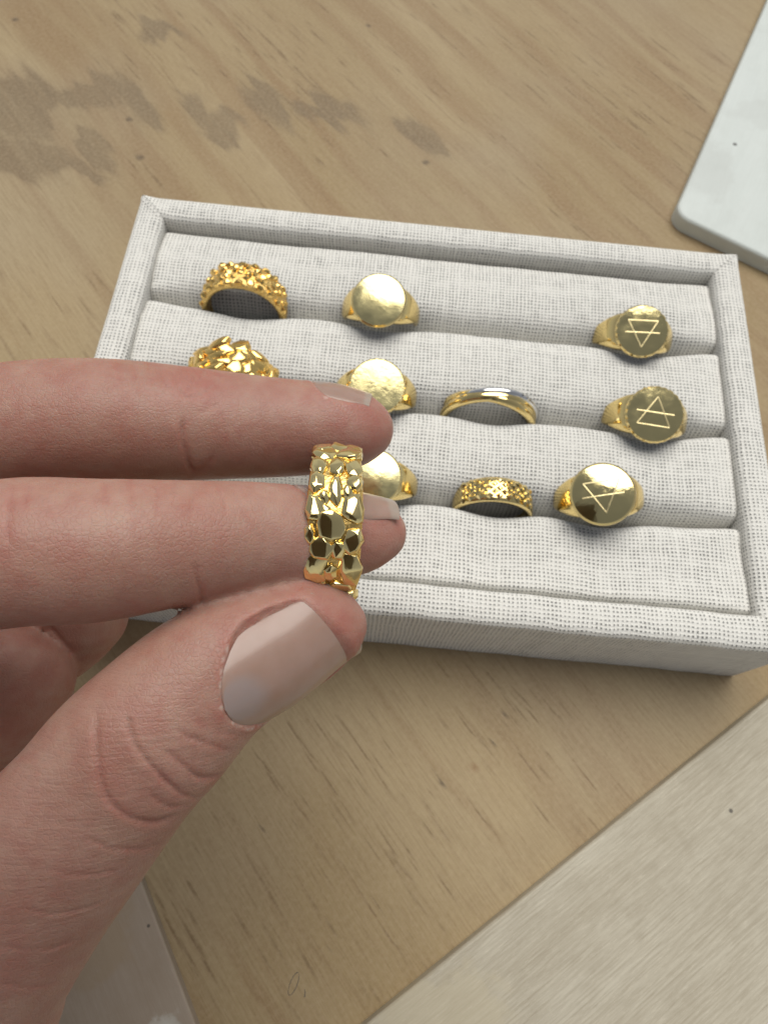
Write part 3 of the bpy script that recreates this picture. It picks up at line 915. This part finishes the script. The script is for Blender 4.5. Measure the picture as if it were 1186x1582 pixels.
THUMB = chain_px([(-500, 2000, 88, 250), (-140, 1640, 82, 182), (-55, 1506, 81, 160), (25, 1390, 80.5, 149), (98, 1295, 80, 142), (147, 1235, 80, 135), (195, 1175, 80.5, 132), (248, 1122, 81.5, 127), (305, 1065, 83, 117), (360, 1025, 84.5, 107), (425, 995, 86.5, 96), (480, 975, 88, 80), (520, 968, 89, 48)])
RINGF = chain_px([(-215, 900, 112, 90), (-20, 905, 113, 75), (130, 932, 112, 68), (60, 1010, 116, 62), (-60, 1030, 115, 58)])
PINKY = chain_px([(-230, 980, 112, 95), (-80, 1030, 108, 86), (36, 1046, 107, 76), (-20, 1130, 111, 66), (-120, 1150, 112, 62)])
PALM = [(*at(-480, 1050, 86), 11), (*at(-420, 1000, 100), 11.5), (*at(-330, 1020, 112), 11), (*at(-280, 1150, 120), 10)]
PALM2 = [(*at(-560, 1120, 88), 11), (*at(-640, 1500, 92), 13), (*at(-640, 2000, 94), 15), (*at(-760, 2600, 100), 20)]
PALM3 = [(*at(-330, 1080, 112), 11), (*at(-380, 1500, 112), 13), (*at(-500, 2000, 108), 14), (*at(-620, 2600, 108), 20)]
PALM4 = [(*at(-420, 1000, 100), 11.5), (*at(-520, 1500, 104), 13), (*at(-560, 2000, 102), 15), (*at(-690, 2600, 104), 21)]
WEB = [(*at(-480, 1250, 88), 10), (*at(-330, 1600, 88), 13), (*at(-420, 1950, 92), 15)]

allp = np.array([p[:3] for c in (INDEX, MIDDLE, THUMB, RINGF, PINKY, PALM, PALM2, PALM3, PALM4, WEB) for p in c])
lo = allp.min(0) - 20; hi = allp.max(0) + 16
lo = np.maximum(lo, [-175, -210, 40])
dims = np.ceil((hi - lo) / H_).astype(int) + 1

def seg_frames(ch, dors, flat, n):
    D = catmull(ch, n)
    return D
def chain_field(ch, dors=None, flat=1.0, n=4, endcap=True):
    """distance-like field of a tapered chain; flat < 1 thins it along the dorsal direction"""
    F = np.full(dims, 30.0, np.float32)
    D = catmull(np.array(ch), n)
    for a, b in zip(D[:-1], D[1:]):
        ra, rb = a[3], b[3]
        m_ = max(ra, rb) + 7
        l0 = np.minimum(a[:3], b[:3]) - m_; h0 = np.maximum(a[:3], b[:3]) + m_
        i0 = np.clip(((l0 - lo) / H_).astype(int), 0, dims); i1 = np.clip(((h0 - lo) / H_).astype(int) + 2, 0, dims)
        if np.any(i1 <= i0): continue
        g = [(lo[k] + H_ * np.arange(i0[k], i1[k])).astype(np.float32) for k in range(3)]
        X = g[0][:, None, None] - a[0]; Y = g[1][None, :, None] - a[1]; Z = g[2][None, None, :] - a[2]
        d = b[:3] - a[:3]; L2 = float(d @ d) + 1e-9
        t = np.clip((X * d[0] + Y * d[1] + Z * d[2]) / L2, 0, 1)
        X = X - t * d[0]; Y = Y - t * d[1]; Z = Z - t * d[2]
        q = X * X + Y * Y + Z * Z
        if dors is not None and flat != 1.0:
            dn_ = dors - d * (dors @ d) / L2; dn_ /= np.linalg.norm(dn_)
            u = X * dn_[0] + Y * dn_[1] + Z * dn_[2]
            q = q + u * u * (1 / flat ** 2 - 1)
        f = np.sqrt(q) - (ra + (rb - ra) * t)
        sl = tuple(slice(i0[k], i1[k]) for k in range(3))
        F[sl] = np.minimum(F[sl], f)
    return F
def smin(a, b, k):
    h = np.clip(0.5 + 0.5 * (b - a) / k, 0, 1)
    return b + (a - b) * h - k * h * (1 - h)

up = -DOWN
dors_f = up * 0.975 - FWD * 0.22
dors_m = up * 0.985 - FWD * 0.17
tdir = at(480, 975, 88) - at(248, 1122, 81.5); tdir /= np.linalg.norm(tdir)
tside = np.cross(tdir, -FWD); tside /= np.linalg.norm(tside)
if tside @ DOWN < 0: tside = -tside                  # towards lower right in the picture
THD = math.radians(24)
dors_t = -FWD * math.cos(THD) + tside * math.sin(THD)
dors_t = dors_t - tdir * (dors_t @ tdir); dors_t /= np.linalg.norm(dors_t)

fi, fm, ft = chain_field(INDEX, dors_f, 0.97), chain_field(MIDDLE, dors_m, 0.97), chain_field(THUMB, dors_t, 0.86)
fr, fp = chain_field(RINGF), chain_field(PINKY)
pal = chain_field(PALM)
for q in (PALM2, PALM3, PALM4): pal = smin(pal, chain_field(q), 9.0)
web = chain_field(WEB)
pal_t = smin(pal, web, 8.0)
F = np.minimum.reduce([smin(pal, fi, 5.0), smin(pal, fm, 5.0), smin(pal, fr, 5.0), smin(pal, fp, 5.0)])
F = smin(F, smin(pal_t, ft, 9.0), 1.3)
F[0] = F[-1] = 5; F[:, 0] = F[:, -1] = 5; F[:, :, 0] = F[:, :, -1] = 5

def surface_nets(F):
    s = F < 0
    c = np.zeros(tuple(np.array(F.shape) - 1), np.uint8)
    for i in (0, 1):
        for j in (0, 1):
            for k in (0, 1):
                c += s[i:F.shape[0] - 1 + i, j:F.shape[1] - 1 + j, k:F.shape[2] - 1 + k]
    act = np.argwhere((c > 0) & (c < 8))
    vid = np.full(c.shape, -1, np.int32); vid[tuple(act.T)] = np.arange(len(act))
    pos = np.zeros((len(act), 3)); cnt = np.zeros(len(act))
    cor = [(i, j, k) for i in (0, 1) for j in (0, 1) for k in (0, 1)]
    val = {q: F[act[:, 0] + q[0], act[:, 1] + q[1], act[:, 2] + q[2]] for q in cor}
    for q in cor:
        for ax_ in range(3):
            if q[ax_] == 0:
                p_ = list(q); p_[ax_] = 1; p_ = tuple(p_)
                a, b = val[q], val[p_]
                mk = (a < 0) != (b < 0)
                t = np.where(mk, a / (a - b + 1e-12), 0)
                e = np.tile(np.array(q, float), (len(act), 1)); e[:, ax_] += t
                pos[mk] += e[mk]; cnt[mk] += 1
    pos = act + pos / cnt[:, None]
    faces = []
    for ax_ in range(3):
        sl0 = [slice(None)] * 3; sl1 = [slice(None)] * 3
        sl0[ax_] = slice(0, -1); sl1[ax_] = slice(1, None)
        s0, s1 = s[tuple(sl0)], s[tuple(sl1)]
        E_ = np.argwhere(s0 != s1)
        o1, o2 = [(1, 2), (2, 0), (0, 1)][ax_]
        ok = (E_[:, o1] > 0) & (E_[:, o2] > 0) & (E_[:, o1] < F.shape[o1] - 1) & (E_[:, o2] < F.shape[o2] - 1)
        E_ = E_[ok]
        inside = s0[tuple(E_.T)]
        def g(d1, d2):
            q = E_.copy(); q[:, o1] -= d1; q[:, o2] -= d2
            return vid[tuple(q.T)]
        quad = np.stack([g(1, 1), g(0, 1), g(0, 0), g(1, 0)], 1)
        quad[~inside] = quad[~inside][:, ::-1]
        faces.append(quad)
    return pos, np.concatenate(faces)
pos, quads = surface_nets(F)
V = lo + pos * H_
# smoothing
ed = np.concatenate([quads[:, [0, 1]], quads[:, [1, 2]], quads[:, [2, 3]], quads[:, [3, 0]]])
deg = np.bincount(ed.ravel(), minlength=len(V)).astype(float)
for it in range(10):
    acc = np.zeros_like(V)
    for k in range(3):
        acc[:, k] = np.bincount(ed[:, 0], V[ed[:, 1], k], len(V)) + np.bincount(ed[:, 1], V[ed[:, 0], k], len(V))
    lap = acc / deg[:, None] - V
    V = V + lap * (0.5 if it % 2 == 0 else -0.48)

def near_chain(V, ch):
    D = catmull(np.array(ch), 3); best = np.full(len(V), 1e9); tt = np.zeros(len(V))
    for i, (a, b) in enumerate(zip(D[:-1], D[1:])):
        d = b[:3] - a[:3]
        t = np.clip(((V - a[:3]) @ d) / (d @ d), 0, 1)
        q = np.sqrt(((V - a[:3] - t[:, None] * d) ** 2).sum(1)) - (a[3] + (b[3] - a[3]) * t)
        mk = q < best
        best[mk] = q[mk]; tt[mk] = (i + t[mk]) / (len(D) - 1)
    return best, tt
cols_ = [V]
for c in (INDEX, MIDDLE, THUMB, RINGF, PINKY):
    d_, t_ = near_chain(V, c); cols_ += [d_[:, None], t_[:, None]]
A_ = np.concatenate(cols_, 1)
# one level of quad subdivision, then a little more smoothing
n0 = len(A_)
ek = np.sort(np.stack([quads, np.roll(quads, -1, 1)], 2), 2).astype(np.int64)       # face, corner, (lo, hi)
key = ek[..., 0] * n0 + ek[..., 1]
uk, inv = np.unique(key.ravel(), return_inverse=True)
eid = inv.reshape(key.shape) + n0
fid = np.arange(len(quads)) + n0 + len(uk)
A_ = np.concatenate([A_, 0.5 * (A_[uk // n0] + A_[uk % n0]), A_[quads].mean(1)])
quads = np.concatenate([np.stack([quads[:, k], eid[:, k], fid, eid[:, k - 1]], 1) for k in range(4)])
V = A_[:, :3].copy()
nv = len(V)
ed = np.concatenate([quads[:, [0, 1]], quads[:, [1, 2]], quads[:, [2, 3]], quads[:, [3, 0]]])
deg = np.bincount(ed.ravel(), minlength=nv).astype(float)
for it in range(4):
    acc = np.stack([np.bincount(ed[:, 0], V[ed[:, 1], k], nv) + np.bincount(ed[:, 1], V[ed[:, 0], k], nv) for k in range(3)], 1)
    V = V + (acc / deg[:, None] - V) * (0.6, 0.5, -0.4, 0.4)[it]
def vert_normals(V, Q):
    fn = np.cross(V[Q[:, 2]] - V[Q[:, 0]], V[Q[:, 3]] - V[Q[:, 1]])
    n_ = np.stack([np.bincount(Q.ravel(), np.repeat(fn[:, k], 4), len(V)) for k in range(3)], 1)
    return n_ / (np.linalg.norm(n_, axis=1)[:, None] + 1e-12)
N = vert_normals(V, quads)
DI = [A_[:, 3 + 2 * k] for k in range(5)]; TI = [A_[:, 4 + 2 * k] for k in range(5)]
who = np.argmin(np.stack(DI), 0)
q = (V - CAM)
dep = q @ FWD
PX = 593 + FPX * (q @ RIGHT) / dep; PY = 791 + FPX * (q @ DOWN) / dep
face_cam = np.einsum('ij,ij->i', N, -(q / np.linalg.norm(q, axis=1)[:, None]))

def poly_dist(px, py, pts):
    best = np.full(len(px), 1e9); tb = np.zeros(len(px)); L = len(pts) - 1
    for i in range(L):
        a, b = np.array(pts[i], float), np.array(pts[i + 1], float); d = b - a
        t = np.clip(((px - a[0]) * d[0] + (py - a[1]) * d[1]) / (d @ d), 0, 1)
        r_ = np.hypot(px - a[0] - t * d[0], py - a[1] - t * d[1])
        mk = r_ < best; best[mk] = r_[mk]; tb[mk] = (i + t[mk]) / L
    return best, tb
CREASES = [
    (2, .62, 7, [(150, 1085), (149, 1125), (150, 1160), (156, 1205), (170, 1238), (195, 1260), (225, 1271), (255, 1268), (290, 1252)]),
    (2, .60, 6, [(194, 1090), (200, 1125), (212, 1155), (238, 1188), (262, 1212), (288, 1230), (318, 1230)]),
    (2, .45, 6, [(243, 1148), (268, 1170), (288, 1186), (305, 1200), (330, 1202), (348, 1190)]),
    (2, .28, 5, [(226, 1218), (245, 1238), (268, 1247), (298, 1243)]),
    (2, .28, 5, [(262, 1118), (290, 1138), (330, 1152), (362, 1165)]),
    (2, .22, 5, [(290, 1105), (330, 1128), (380, 1138)]),
    (2, .25, 5, [(120, 1290), (170, 1310), (220, 1312), (255, 1300)]),
    (2, .18, 5, [(60, 1340), (120, 1352), (190, 1345)]),
    (2, .18, 5, [(20, 1400), (90, 1412), (170, 1392)]),
    (2, .15, 5, [(-20, 1460), (60, 1468), (130, 1450)]),
    (2, .15, 5, [(-20, 1520), (60, 1525), (100, 1515)]),
    (0, .40, 6, [(302, 868), (304, 895), (310, 918), (316, 945)]),
    (0, .20, 5, [(296, 748), (300, 770), (292, 800)]),
    (0, .18, 4, [(240, 745), (244, 775), (240, 810)]),
    (0, .16, 4, [(330, 745), (345, 775), (350, 800)]),
    (0, .16, 4, [(270, 738), (268, 790)]), (0, .14, 4, [(200, 738), (205, 780)]), (0, .12, 4, [(160, 738), (166, 785)]),
    (0, .30, 6, [(22, 745), (12, 800), (15, 850)]), (0, .2, 5, [(45, 745), (38, 790)]),
    (1, .45, 6, [(282, 640), (283, 670), (287, 700), (295, 725), (300, 745)]),
    (1, .30, 5, [(330, 700), (318, 722), (300, 728), (288, 712)]),
    (1, .28, 4, [(262, 562), (272, 590), (285, 612), (310, 608), (335, 590), (345, 570)]),
    (1, .22, 4, [(290, 558), (300, 585), (288, 608)]), (1, .2, 4, [(318, 562), (308, 588), (296, 604)]), (1, .2, 4, [(240, 562), (252, 588), (275, 608)]),
    (1, .18, 4, [(205, 555), (212, 590)]), (1, .16, 4, [(228, 556), (236, 600)]), (1, .14, 4, [(180, 556), (186, 590)]),
    (1, .16, 4, [(328, 620), (345, 650), (350, 690)]), (1, .14, 4, [(300, 640), (322, 632), (345, 622)]),
    (3, .5, 7, [(72, 962), (90, 985), (112, 1008)]),
]
disp = np.zeros(nv); crease_red_shade = np.zeros(nv)
for w_, depth_, wpx, pts in CREASES:
    mk = (who == w_) & (face_cam > 0.02)
    P = catmull(np.array(pts, float), 5)
    jx = 1.6 * fbm(PX[mk] * 0.06, PY[mk] * 0.06, 5, 2)
    d_, t_ = poly_dist(PX[mk] + jx, PY[mk] + jx, P)
    ends = sstep(0, 0.18, t_) * sstep(1, 0.82, t_)
    wp = wpx * 0.6
    g = -depth_ * np.exp(-(d_ / wp) ** 2) + depth_ * 0.24 * np.exp(-((d_ - wpx * 2.2) / (wpx * 2.2)) ** 2)
    g = g * (0.72 + 0.45 * fbm(PX[mk] * 0.035 + 7, PY[mk] * 0.035, 21, 2))
    disp[mk] += g * ends * 0.66
    crease_red_shade[mk] = np.maximum(crease_red_shade[mk], 0.5 * ends * np.exp(-(d_ / (wpx * 1.6)) ** 2))  # redder skin along creases, plus the shade of the folds put into the colour
V = V + N * disp[:, None]

# nails: frame origin on the skin at the cuticle, along = towards the tip, normal = dorsal
def nail_frame(org, tip, dors):
    a_ = tip - org; L = np.linalg.norm(a_); a_ /= L
    n_ = dors - a_ * (dors @ a_); n_ /= np.linalg.norm(n_)
    return org, a_, np.cross(a_, n_), n_, L
def axis_pt(ch, tpar):
    D = catmull(np.array(ch), 4); x = tpar * (len(D) - 1); i = min(int(x), len(D) - 2); f = x - i
    return D[i] * (1 - f) + D[i + 1] * f
NAILS = []
def add_nail(ch, t0, t1, dors, halfw, curve, flat, ext, lift=0.0, k_cut=0.22, drop=0.0, shear=0.0):
    p0, p1 = axis_pt(ch, t0), axis_pt(ch, t1)
    d_ = p1[:3] - p0[:3]; d_ /= np.linalg.norm(d_)
    dn_ = dors - d_ * (dors @ d_); dn_ /= np.linalg.norm(dn_)
    a_ = p0[:3] + dn_ * (p0[3] * flat + lift); b_ = p1[:3] + dn_ * (p1[3] * flat + lift - drop)
    b_ = b_ + (b_ - a_) / np.linalg.norm(b_ - a_) * ext
    o_, al, sd, nm, L = nail_frame(a_, b_, dn_)
    NAILS.append(dict(o=o_, a=al, s=sd, n=nm, L=L, hw=halfw, R=curve, k=k_cut, sh=shear))
def nail_z(nl, x, y):
    """height of the plate over the frame plane; x across, y along"""
    v = y / nl['L']
    return -(nl['R'] - np.sqrt(np.maximum(nl['R'] ** 2 - x * x, 0.01))) + 0.55 * np.sin(np.clip(v, 0, 1) * math.pi) * 0.8
def nail_w(nl, v):
    return nl['hw'] * (0.95 + 0.08 * np.sin(np.clip(v, 0, 1) * 2.6)) * (1 - 0.10 * sstep(0.55, 1.0, np.asarray(v))) * np.where(v < nl['k'], np.sqrt(np.maximum(1 - ((nl['k'] - v) / nl['k']) ** 2, 0.0)) * 0.999 + 0.001, 1.0)

add_nail(THUMB, 0.70, 0.985, dors_t, 6.55, 8.1, 0.86, 1.75, 0.25, 0.42, 0.0, 0.38)
NAILS[-1]['cx'] = -1.15
add_nail(INDEX, 0.70, 0.99, dors_f, 4.8, 6.1, 0.97, 2.4, 0.1, 0.3, -0.7)
add_nail(MIDDLE, 0.755, 0.99, dors_m, 4.9, 6.3, 0.97, 1.8, 0.1, 0.3, -0.6)

redness = np.zeros(nv); wrinkle = np.zeros(nv); soften = np.zeros(nv); cuticle = np.zeros(nv)
for idx, nl in zip((2, 0, 1), NAILS):
    r_ = V - nl['o']
    x, y, z = r_ @ nl['s'], r_ @ nl['a'], r_ @ nl['n']
    x = x - nl.get('cx', 0) * sstep(0.45, 1.0, y / nl['L'])
    v = y / (nl['L'] + nl['sh'] * np.clip(x, -nl['hw'], nl['hw']))
    near = (who == idx) & (np.abs(x) < nl['hw'] * 1.6) & (v > -0.25) & (v < 1.1) & (z > -nl['R'] * 1.1)
    w_ = nail_w(nl, np.clip(v, 0.0, 1))
    zp = nail_z(nl, np.clip(x, -nl['R'] * .98, nl['R'] * .98), y)
    # signed distance outside of the outline, in mm
    sdx = np.abs(x) - w_
    sdv = np.where(v < 0, -v * nl['L'], -1.0)
    vin = np.maximum(sdx, sdv)
    inside = near & (vin < 0.25) & (v < 0.93)
    fade = sstep(0.93, 0.80, v)
    tgt = zp - 0.30
    bl = sstep(0.15, -0.35, vin) * fade
    V[inside] += (nl['n'][None, :] * ((tgt - z) * bl)[:, None])[inside]
    zc = nail_z(nl, np.clip(x, -w_, w_), y)
    exc = np.maximum(z - (zc + 0.12 + 0.35 * np.maximum(vin, 0)), 0) * sstep(2.6, 0.4, vin) * sstep(0.98, 0.8, v) * (vin >= 0.0)
    V[near] -= (nl['n'][None, :] * exc[:, None])[near]
    fold = near & (vin >= 0.0) & (vin < 2.6) & (v < 0.85)
    hgt = 0.13 * np.exp(-((vin - 0.5) / 0.7) ** 2) * sstep(0.85, 0.6, v)
    V[fold] += (N * hgt[:, None])[fold]
    soften[near & (vin > -0.6) & (vin < 3.2)] = 1.0
    cuticle = np.maximum(cuticle, np.where(near, np.exp(-((vin - 0.35) / 0.28) ** 2) * sstep(0.42, 0.2, v), 0))
    redness[near] = np.maximum(redness[near], (0.75 * np.exp(-(np.maximum(vin, 0) / 1.8) ** 2))[near])

for it in range(6):
    acc = np.stack([np.bincount(ed[:, 0], V[ed[:, 1], k], nv) + np.bincount(ed[:, 1], V[ed[:, 0], k], nv) for k in range(3)], 1)
    V = V + (acc / deg[:, None] - V) * (0.5 * soften)[:, None]
ti, tm, tt = TI[0], TI[1], TI[2]
redness = np.where(who == 0, np.maximum(redness, 0.55 * sstep(0.6, 0.95, ti)), redness)
redness = np.where(who == 1, np.maximum(redness, 0.65 * sstep(0.55, 0.9, tm)), redness)
redness = np.where(who == 2, np.maximum(redness, 0.45 * sstep(0.62, 0.95, tt)), redness)
redness = np.where(who >= 3, 0.4, redness)
redness = np.maximum(redness, crease_red_shade)
for w_, cx, cy, rad, k in [(1, 305, 590, 60, .7), (1, 60, 700, 150, .35), (0, 60, 900, 110, .4), (0, 165, 828, 14, .8), (0, 300, 790, 60, .35), (2, 205, 1150, 70, .35), (2, 40, 1450, 120, .3)]:
    d_ = np.hypot(PX - cx, PY - cy) / rad
    redness = np.where(who == w_, np.maximum(redness, k * np.exp(-d_ ** 2)), redness)
wrinkle = np.where(who == 2, 0.55 * sstep(0.70, 0.60, tt) * sstep(0.12, 0.3, tt) + 0.12, 0.22)

hand_me = bpy.data.meshes.new('m')
hand_me.vertices.add(nv); hand_me.vertices.foreach_set('co', (V * S).ravel())
hand_me.loops.add(len(quads) * 4); hand_me.loops.foreach_set('vertex_index', quads.ravel().astype(np.int32))
hand_me.polygons.add(len(quads)); hand_me.polygons.foreach_set('loop_start', np.arange(0, len(quads) * 4, 4, dtype=np.int32))
hand_me.update(calc_edges=True)
TAB3 = np.random.default_rng(2).random((32, 32, 32))
def noise3(P, scale, octs=4, rough=0.6, seed=0):
    out = np.zeros(len(P)); amp = 1.0; tot = 0; P = P * scale + seed * 13.7
    for o in range(octs):
        I = np.floor(P).astype(int); f = P - I; f = f * f * (3 - 2 * f); v = 0
        for i in (0, 1):
            for j in (0, 1):
                for k in (0, 1):
                    w = (f[:, 0] if i else 1 - f[:, 0]) * (f[:, 1] if j else 1 - f[:, 1]) * (f[:, 2] if k else 1 - f[:, 2])
                    v = v + w * TAB3[(I[:, 0] + i) % 32, (I[:, 1] + j) % 32, (I[:, 2] + k) % 32]
        out += amp * v; tot += amp; amp *= rough; P = P * 2.07 + 7.1
    return out / tot
def lin(x, a, b): return np.clip((x - a) / (b - a), 0, 1)
def mixc(c, k, d): return c + (np.array(d) - c) * k[:, None]
big, mid, pal_n = noise3(V, 0.16), noise3(V, 0.7, 4, 0.65, 1), noise3(V, 0.33, 3, 0.6, 2)
tone = mixc(np.tile(np.array([0.385, 0.208, 0.157]), (nv, 1)), lin(big, .3, .7), (0.44, 0.255, 0.20))
tone = mixc(tone, lin(mid, .35, .8) * .5, (0.36, 0.15, 0.118))
tone = mixc(tone, redness * (0.35 + 0.4 * lin(mid, .2, .8)), (0.39, 0.12, 0.095))
tone = mixc(tone, lin(pal_n, .42, .80) * .35, (0.48, 0.325, 0.25))
tone = mixc(tone, cuticle * lin(noise3(V, 1.6, 2, .6, 5), .40, .62) * .75, (0.62, 0.50, 0.43))      # dry skin along the cuticle
ca_ = hand_me.attributes.new('skin_tone', 'FLOAT_COLOR', 'POINT')
ca_.data.foreach_set('color', np.concatenate([tone, np.ones((nv, 1))], 1).astype(np.float32).ravel())
for nm_, arr in (('wrinkle', wrinkle),):
    at_ = hand_me.attributes.new(nm_, 'FLOAT', 'POINT')
    at_.data.foreach_set('value', arr.astype(np.float32))
hand_me.materials.append(SKIN)
hand = new_obj('hand', hand_me, SKIN, None, True)
tag(hand, 'left hand holding up a gold nugget ring between thumb and fingers', 'hand')

def nail_mesh(nl, thick=0.42):
    nu_, nv_ = 29, 33
    P, U = [], []
    for layer in (0, 1):
        for i in range(nv_):
            v = i / (nv_ - 1)
            vv = v ** 1.3
            w_ = float(nail_w(nl, np.array(vv)))
            for j in range(nu_):
                s_ = -1 + 2 * j / (nu_ - 1)
                x = s_ * w_
                y = vv * (nl['L'] + nl['sh'] * x) - (0.05 * nl['L'] * s_ * s_ * sstep(0.6, 1.0, np.array(vv)))
                z = float(nail_z(nl, np.array(x), np.array(y))) - thick * layer
                z += -0.10 * abs(s_) ** 6 if layer == 0 else 0
                P.append(nl['o'] + nl['s'] * (x + nl.get('cx', 0) * float(sstep(0.45, 1.0, np.array(y / nl['L'])))) + nl['a'] * float(y) + nl['n'] * z)
                U.append(((s_ + 1) / 2, vv))
    f = grid_faces(nv_, nu_)
    n0 = nu_ * nv_
    fs = [q[::-1] for q in f] + [tuple(a + n0 for a in q) for q in f]
    for j in range(nu_ - 1):
        a = (nv_ - 1) * nu_ + j
        fs.append((a, a + 1, a + 1 + n0, a + n0)); fs.append((j, j + n0, j + 1 + n0, j + 1))
    for i in range(nv_ - 1):
        a = i * nu_; fs.append((a, a + nu_, a + nu_ + n0, a + n0))
        a = i * nu_ + nu_ - 1; fs.append((a, a + n0, a + nu_ + n0, a + nu_))
    me = mesh_from(P, fs, U)
    bm = bmesh.new(); bm.from_mesh(me); bmesh.ops.recalc_face_normals(bm, faces=bm.faces); bm.to_mesh(me); bm.free()
    return me
for nl in NAILS:
    o = new_obj('nail', nail_mesh(nl), NAIL, hand, True)
    try: o.data.set_sharp_from_angle(angle=math.radians(50))
    except Exception: pass

# ------------------------------------------------------------------ the phone that takes the picture: the rings mirror it and it shades the hand
phone = empty('phone', tuple(CAM), Matrix((Vector(RIGHT), Vector(-DOWN), Vector(-FWD))).transposed())
tag(phone, 'dark phone held above the hand and mirrored in the gold nuggets', 'phone')
def phone_box(name, x0, x1, y0, y1, z0, z1, rad, mat):
    bm = bmesh.new()
    bmesh.ops.create_cube(bm, size=1.0, matrix=Matrix.Translation(((x0 + x1) / 2, (y0 + y1) / 2, (z0 + z1) / 2)) @ Matrix.Diagonal((x1 - x0, y1 - y0, z1 - z0, 1)))
    e = [q for q in bm.edges if abs(q.verts[0].co.z - q.verts[1].co.z) > 0.1]
    bmesh.ops.bevel(bm, geom=e, offset=rad, segments=6, profile=0.5, affect='EDGES')
    return new_obj(name, bm_mesh(bm), mat, phone)
phone_box('body', -62, 15, -144, 16, 4.0, 12.2, 10, PHONE_BODY)
phone_box('camera_bump', -23, 11, -22, 12, 1.6, 3.95, 7, PHONE_BODY)
def lens_ring(x, y):
    V = []; n = 32
    for (r_, z) in [(4.2, 1.55), (5.8, 0.6), (6.2, 0.9), (6.2, 1.58)]:
        for i in range(n):
            a = 2 * math.pi * i / n
            V.append((x + r_ * math.cos(a), y + r_ * math.sin(a), z))
    new_obj('lens_ring', mesh_from(V, grid_faces(4, n, False, True)), PHONE_METAL, phone, True)
lens_ring(0, 0); lens_ring(0, -14.5); lens_ring(-13.5, -7)
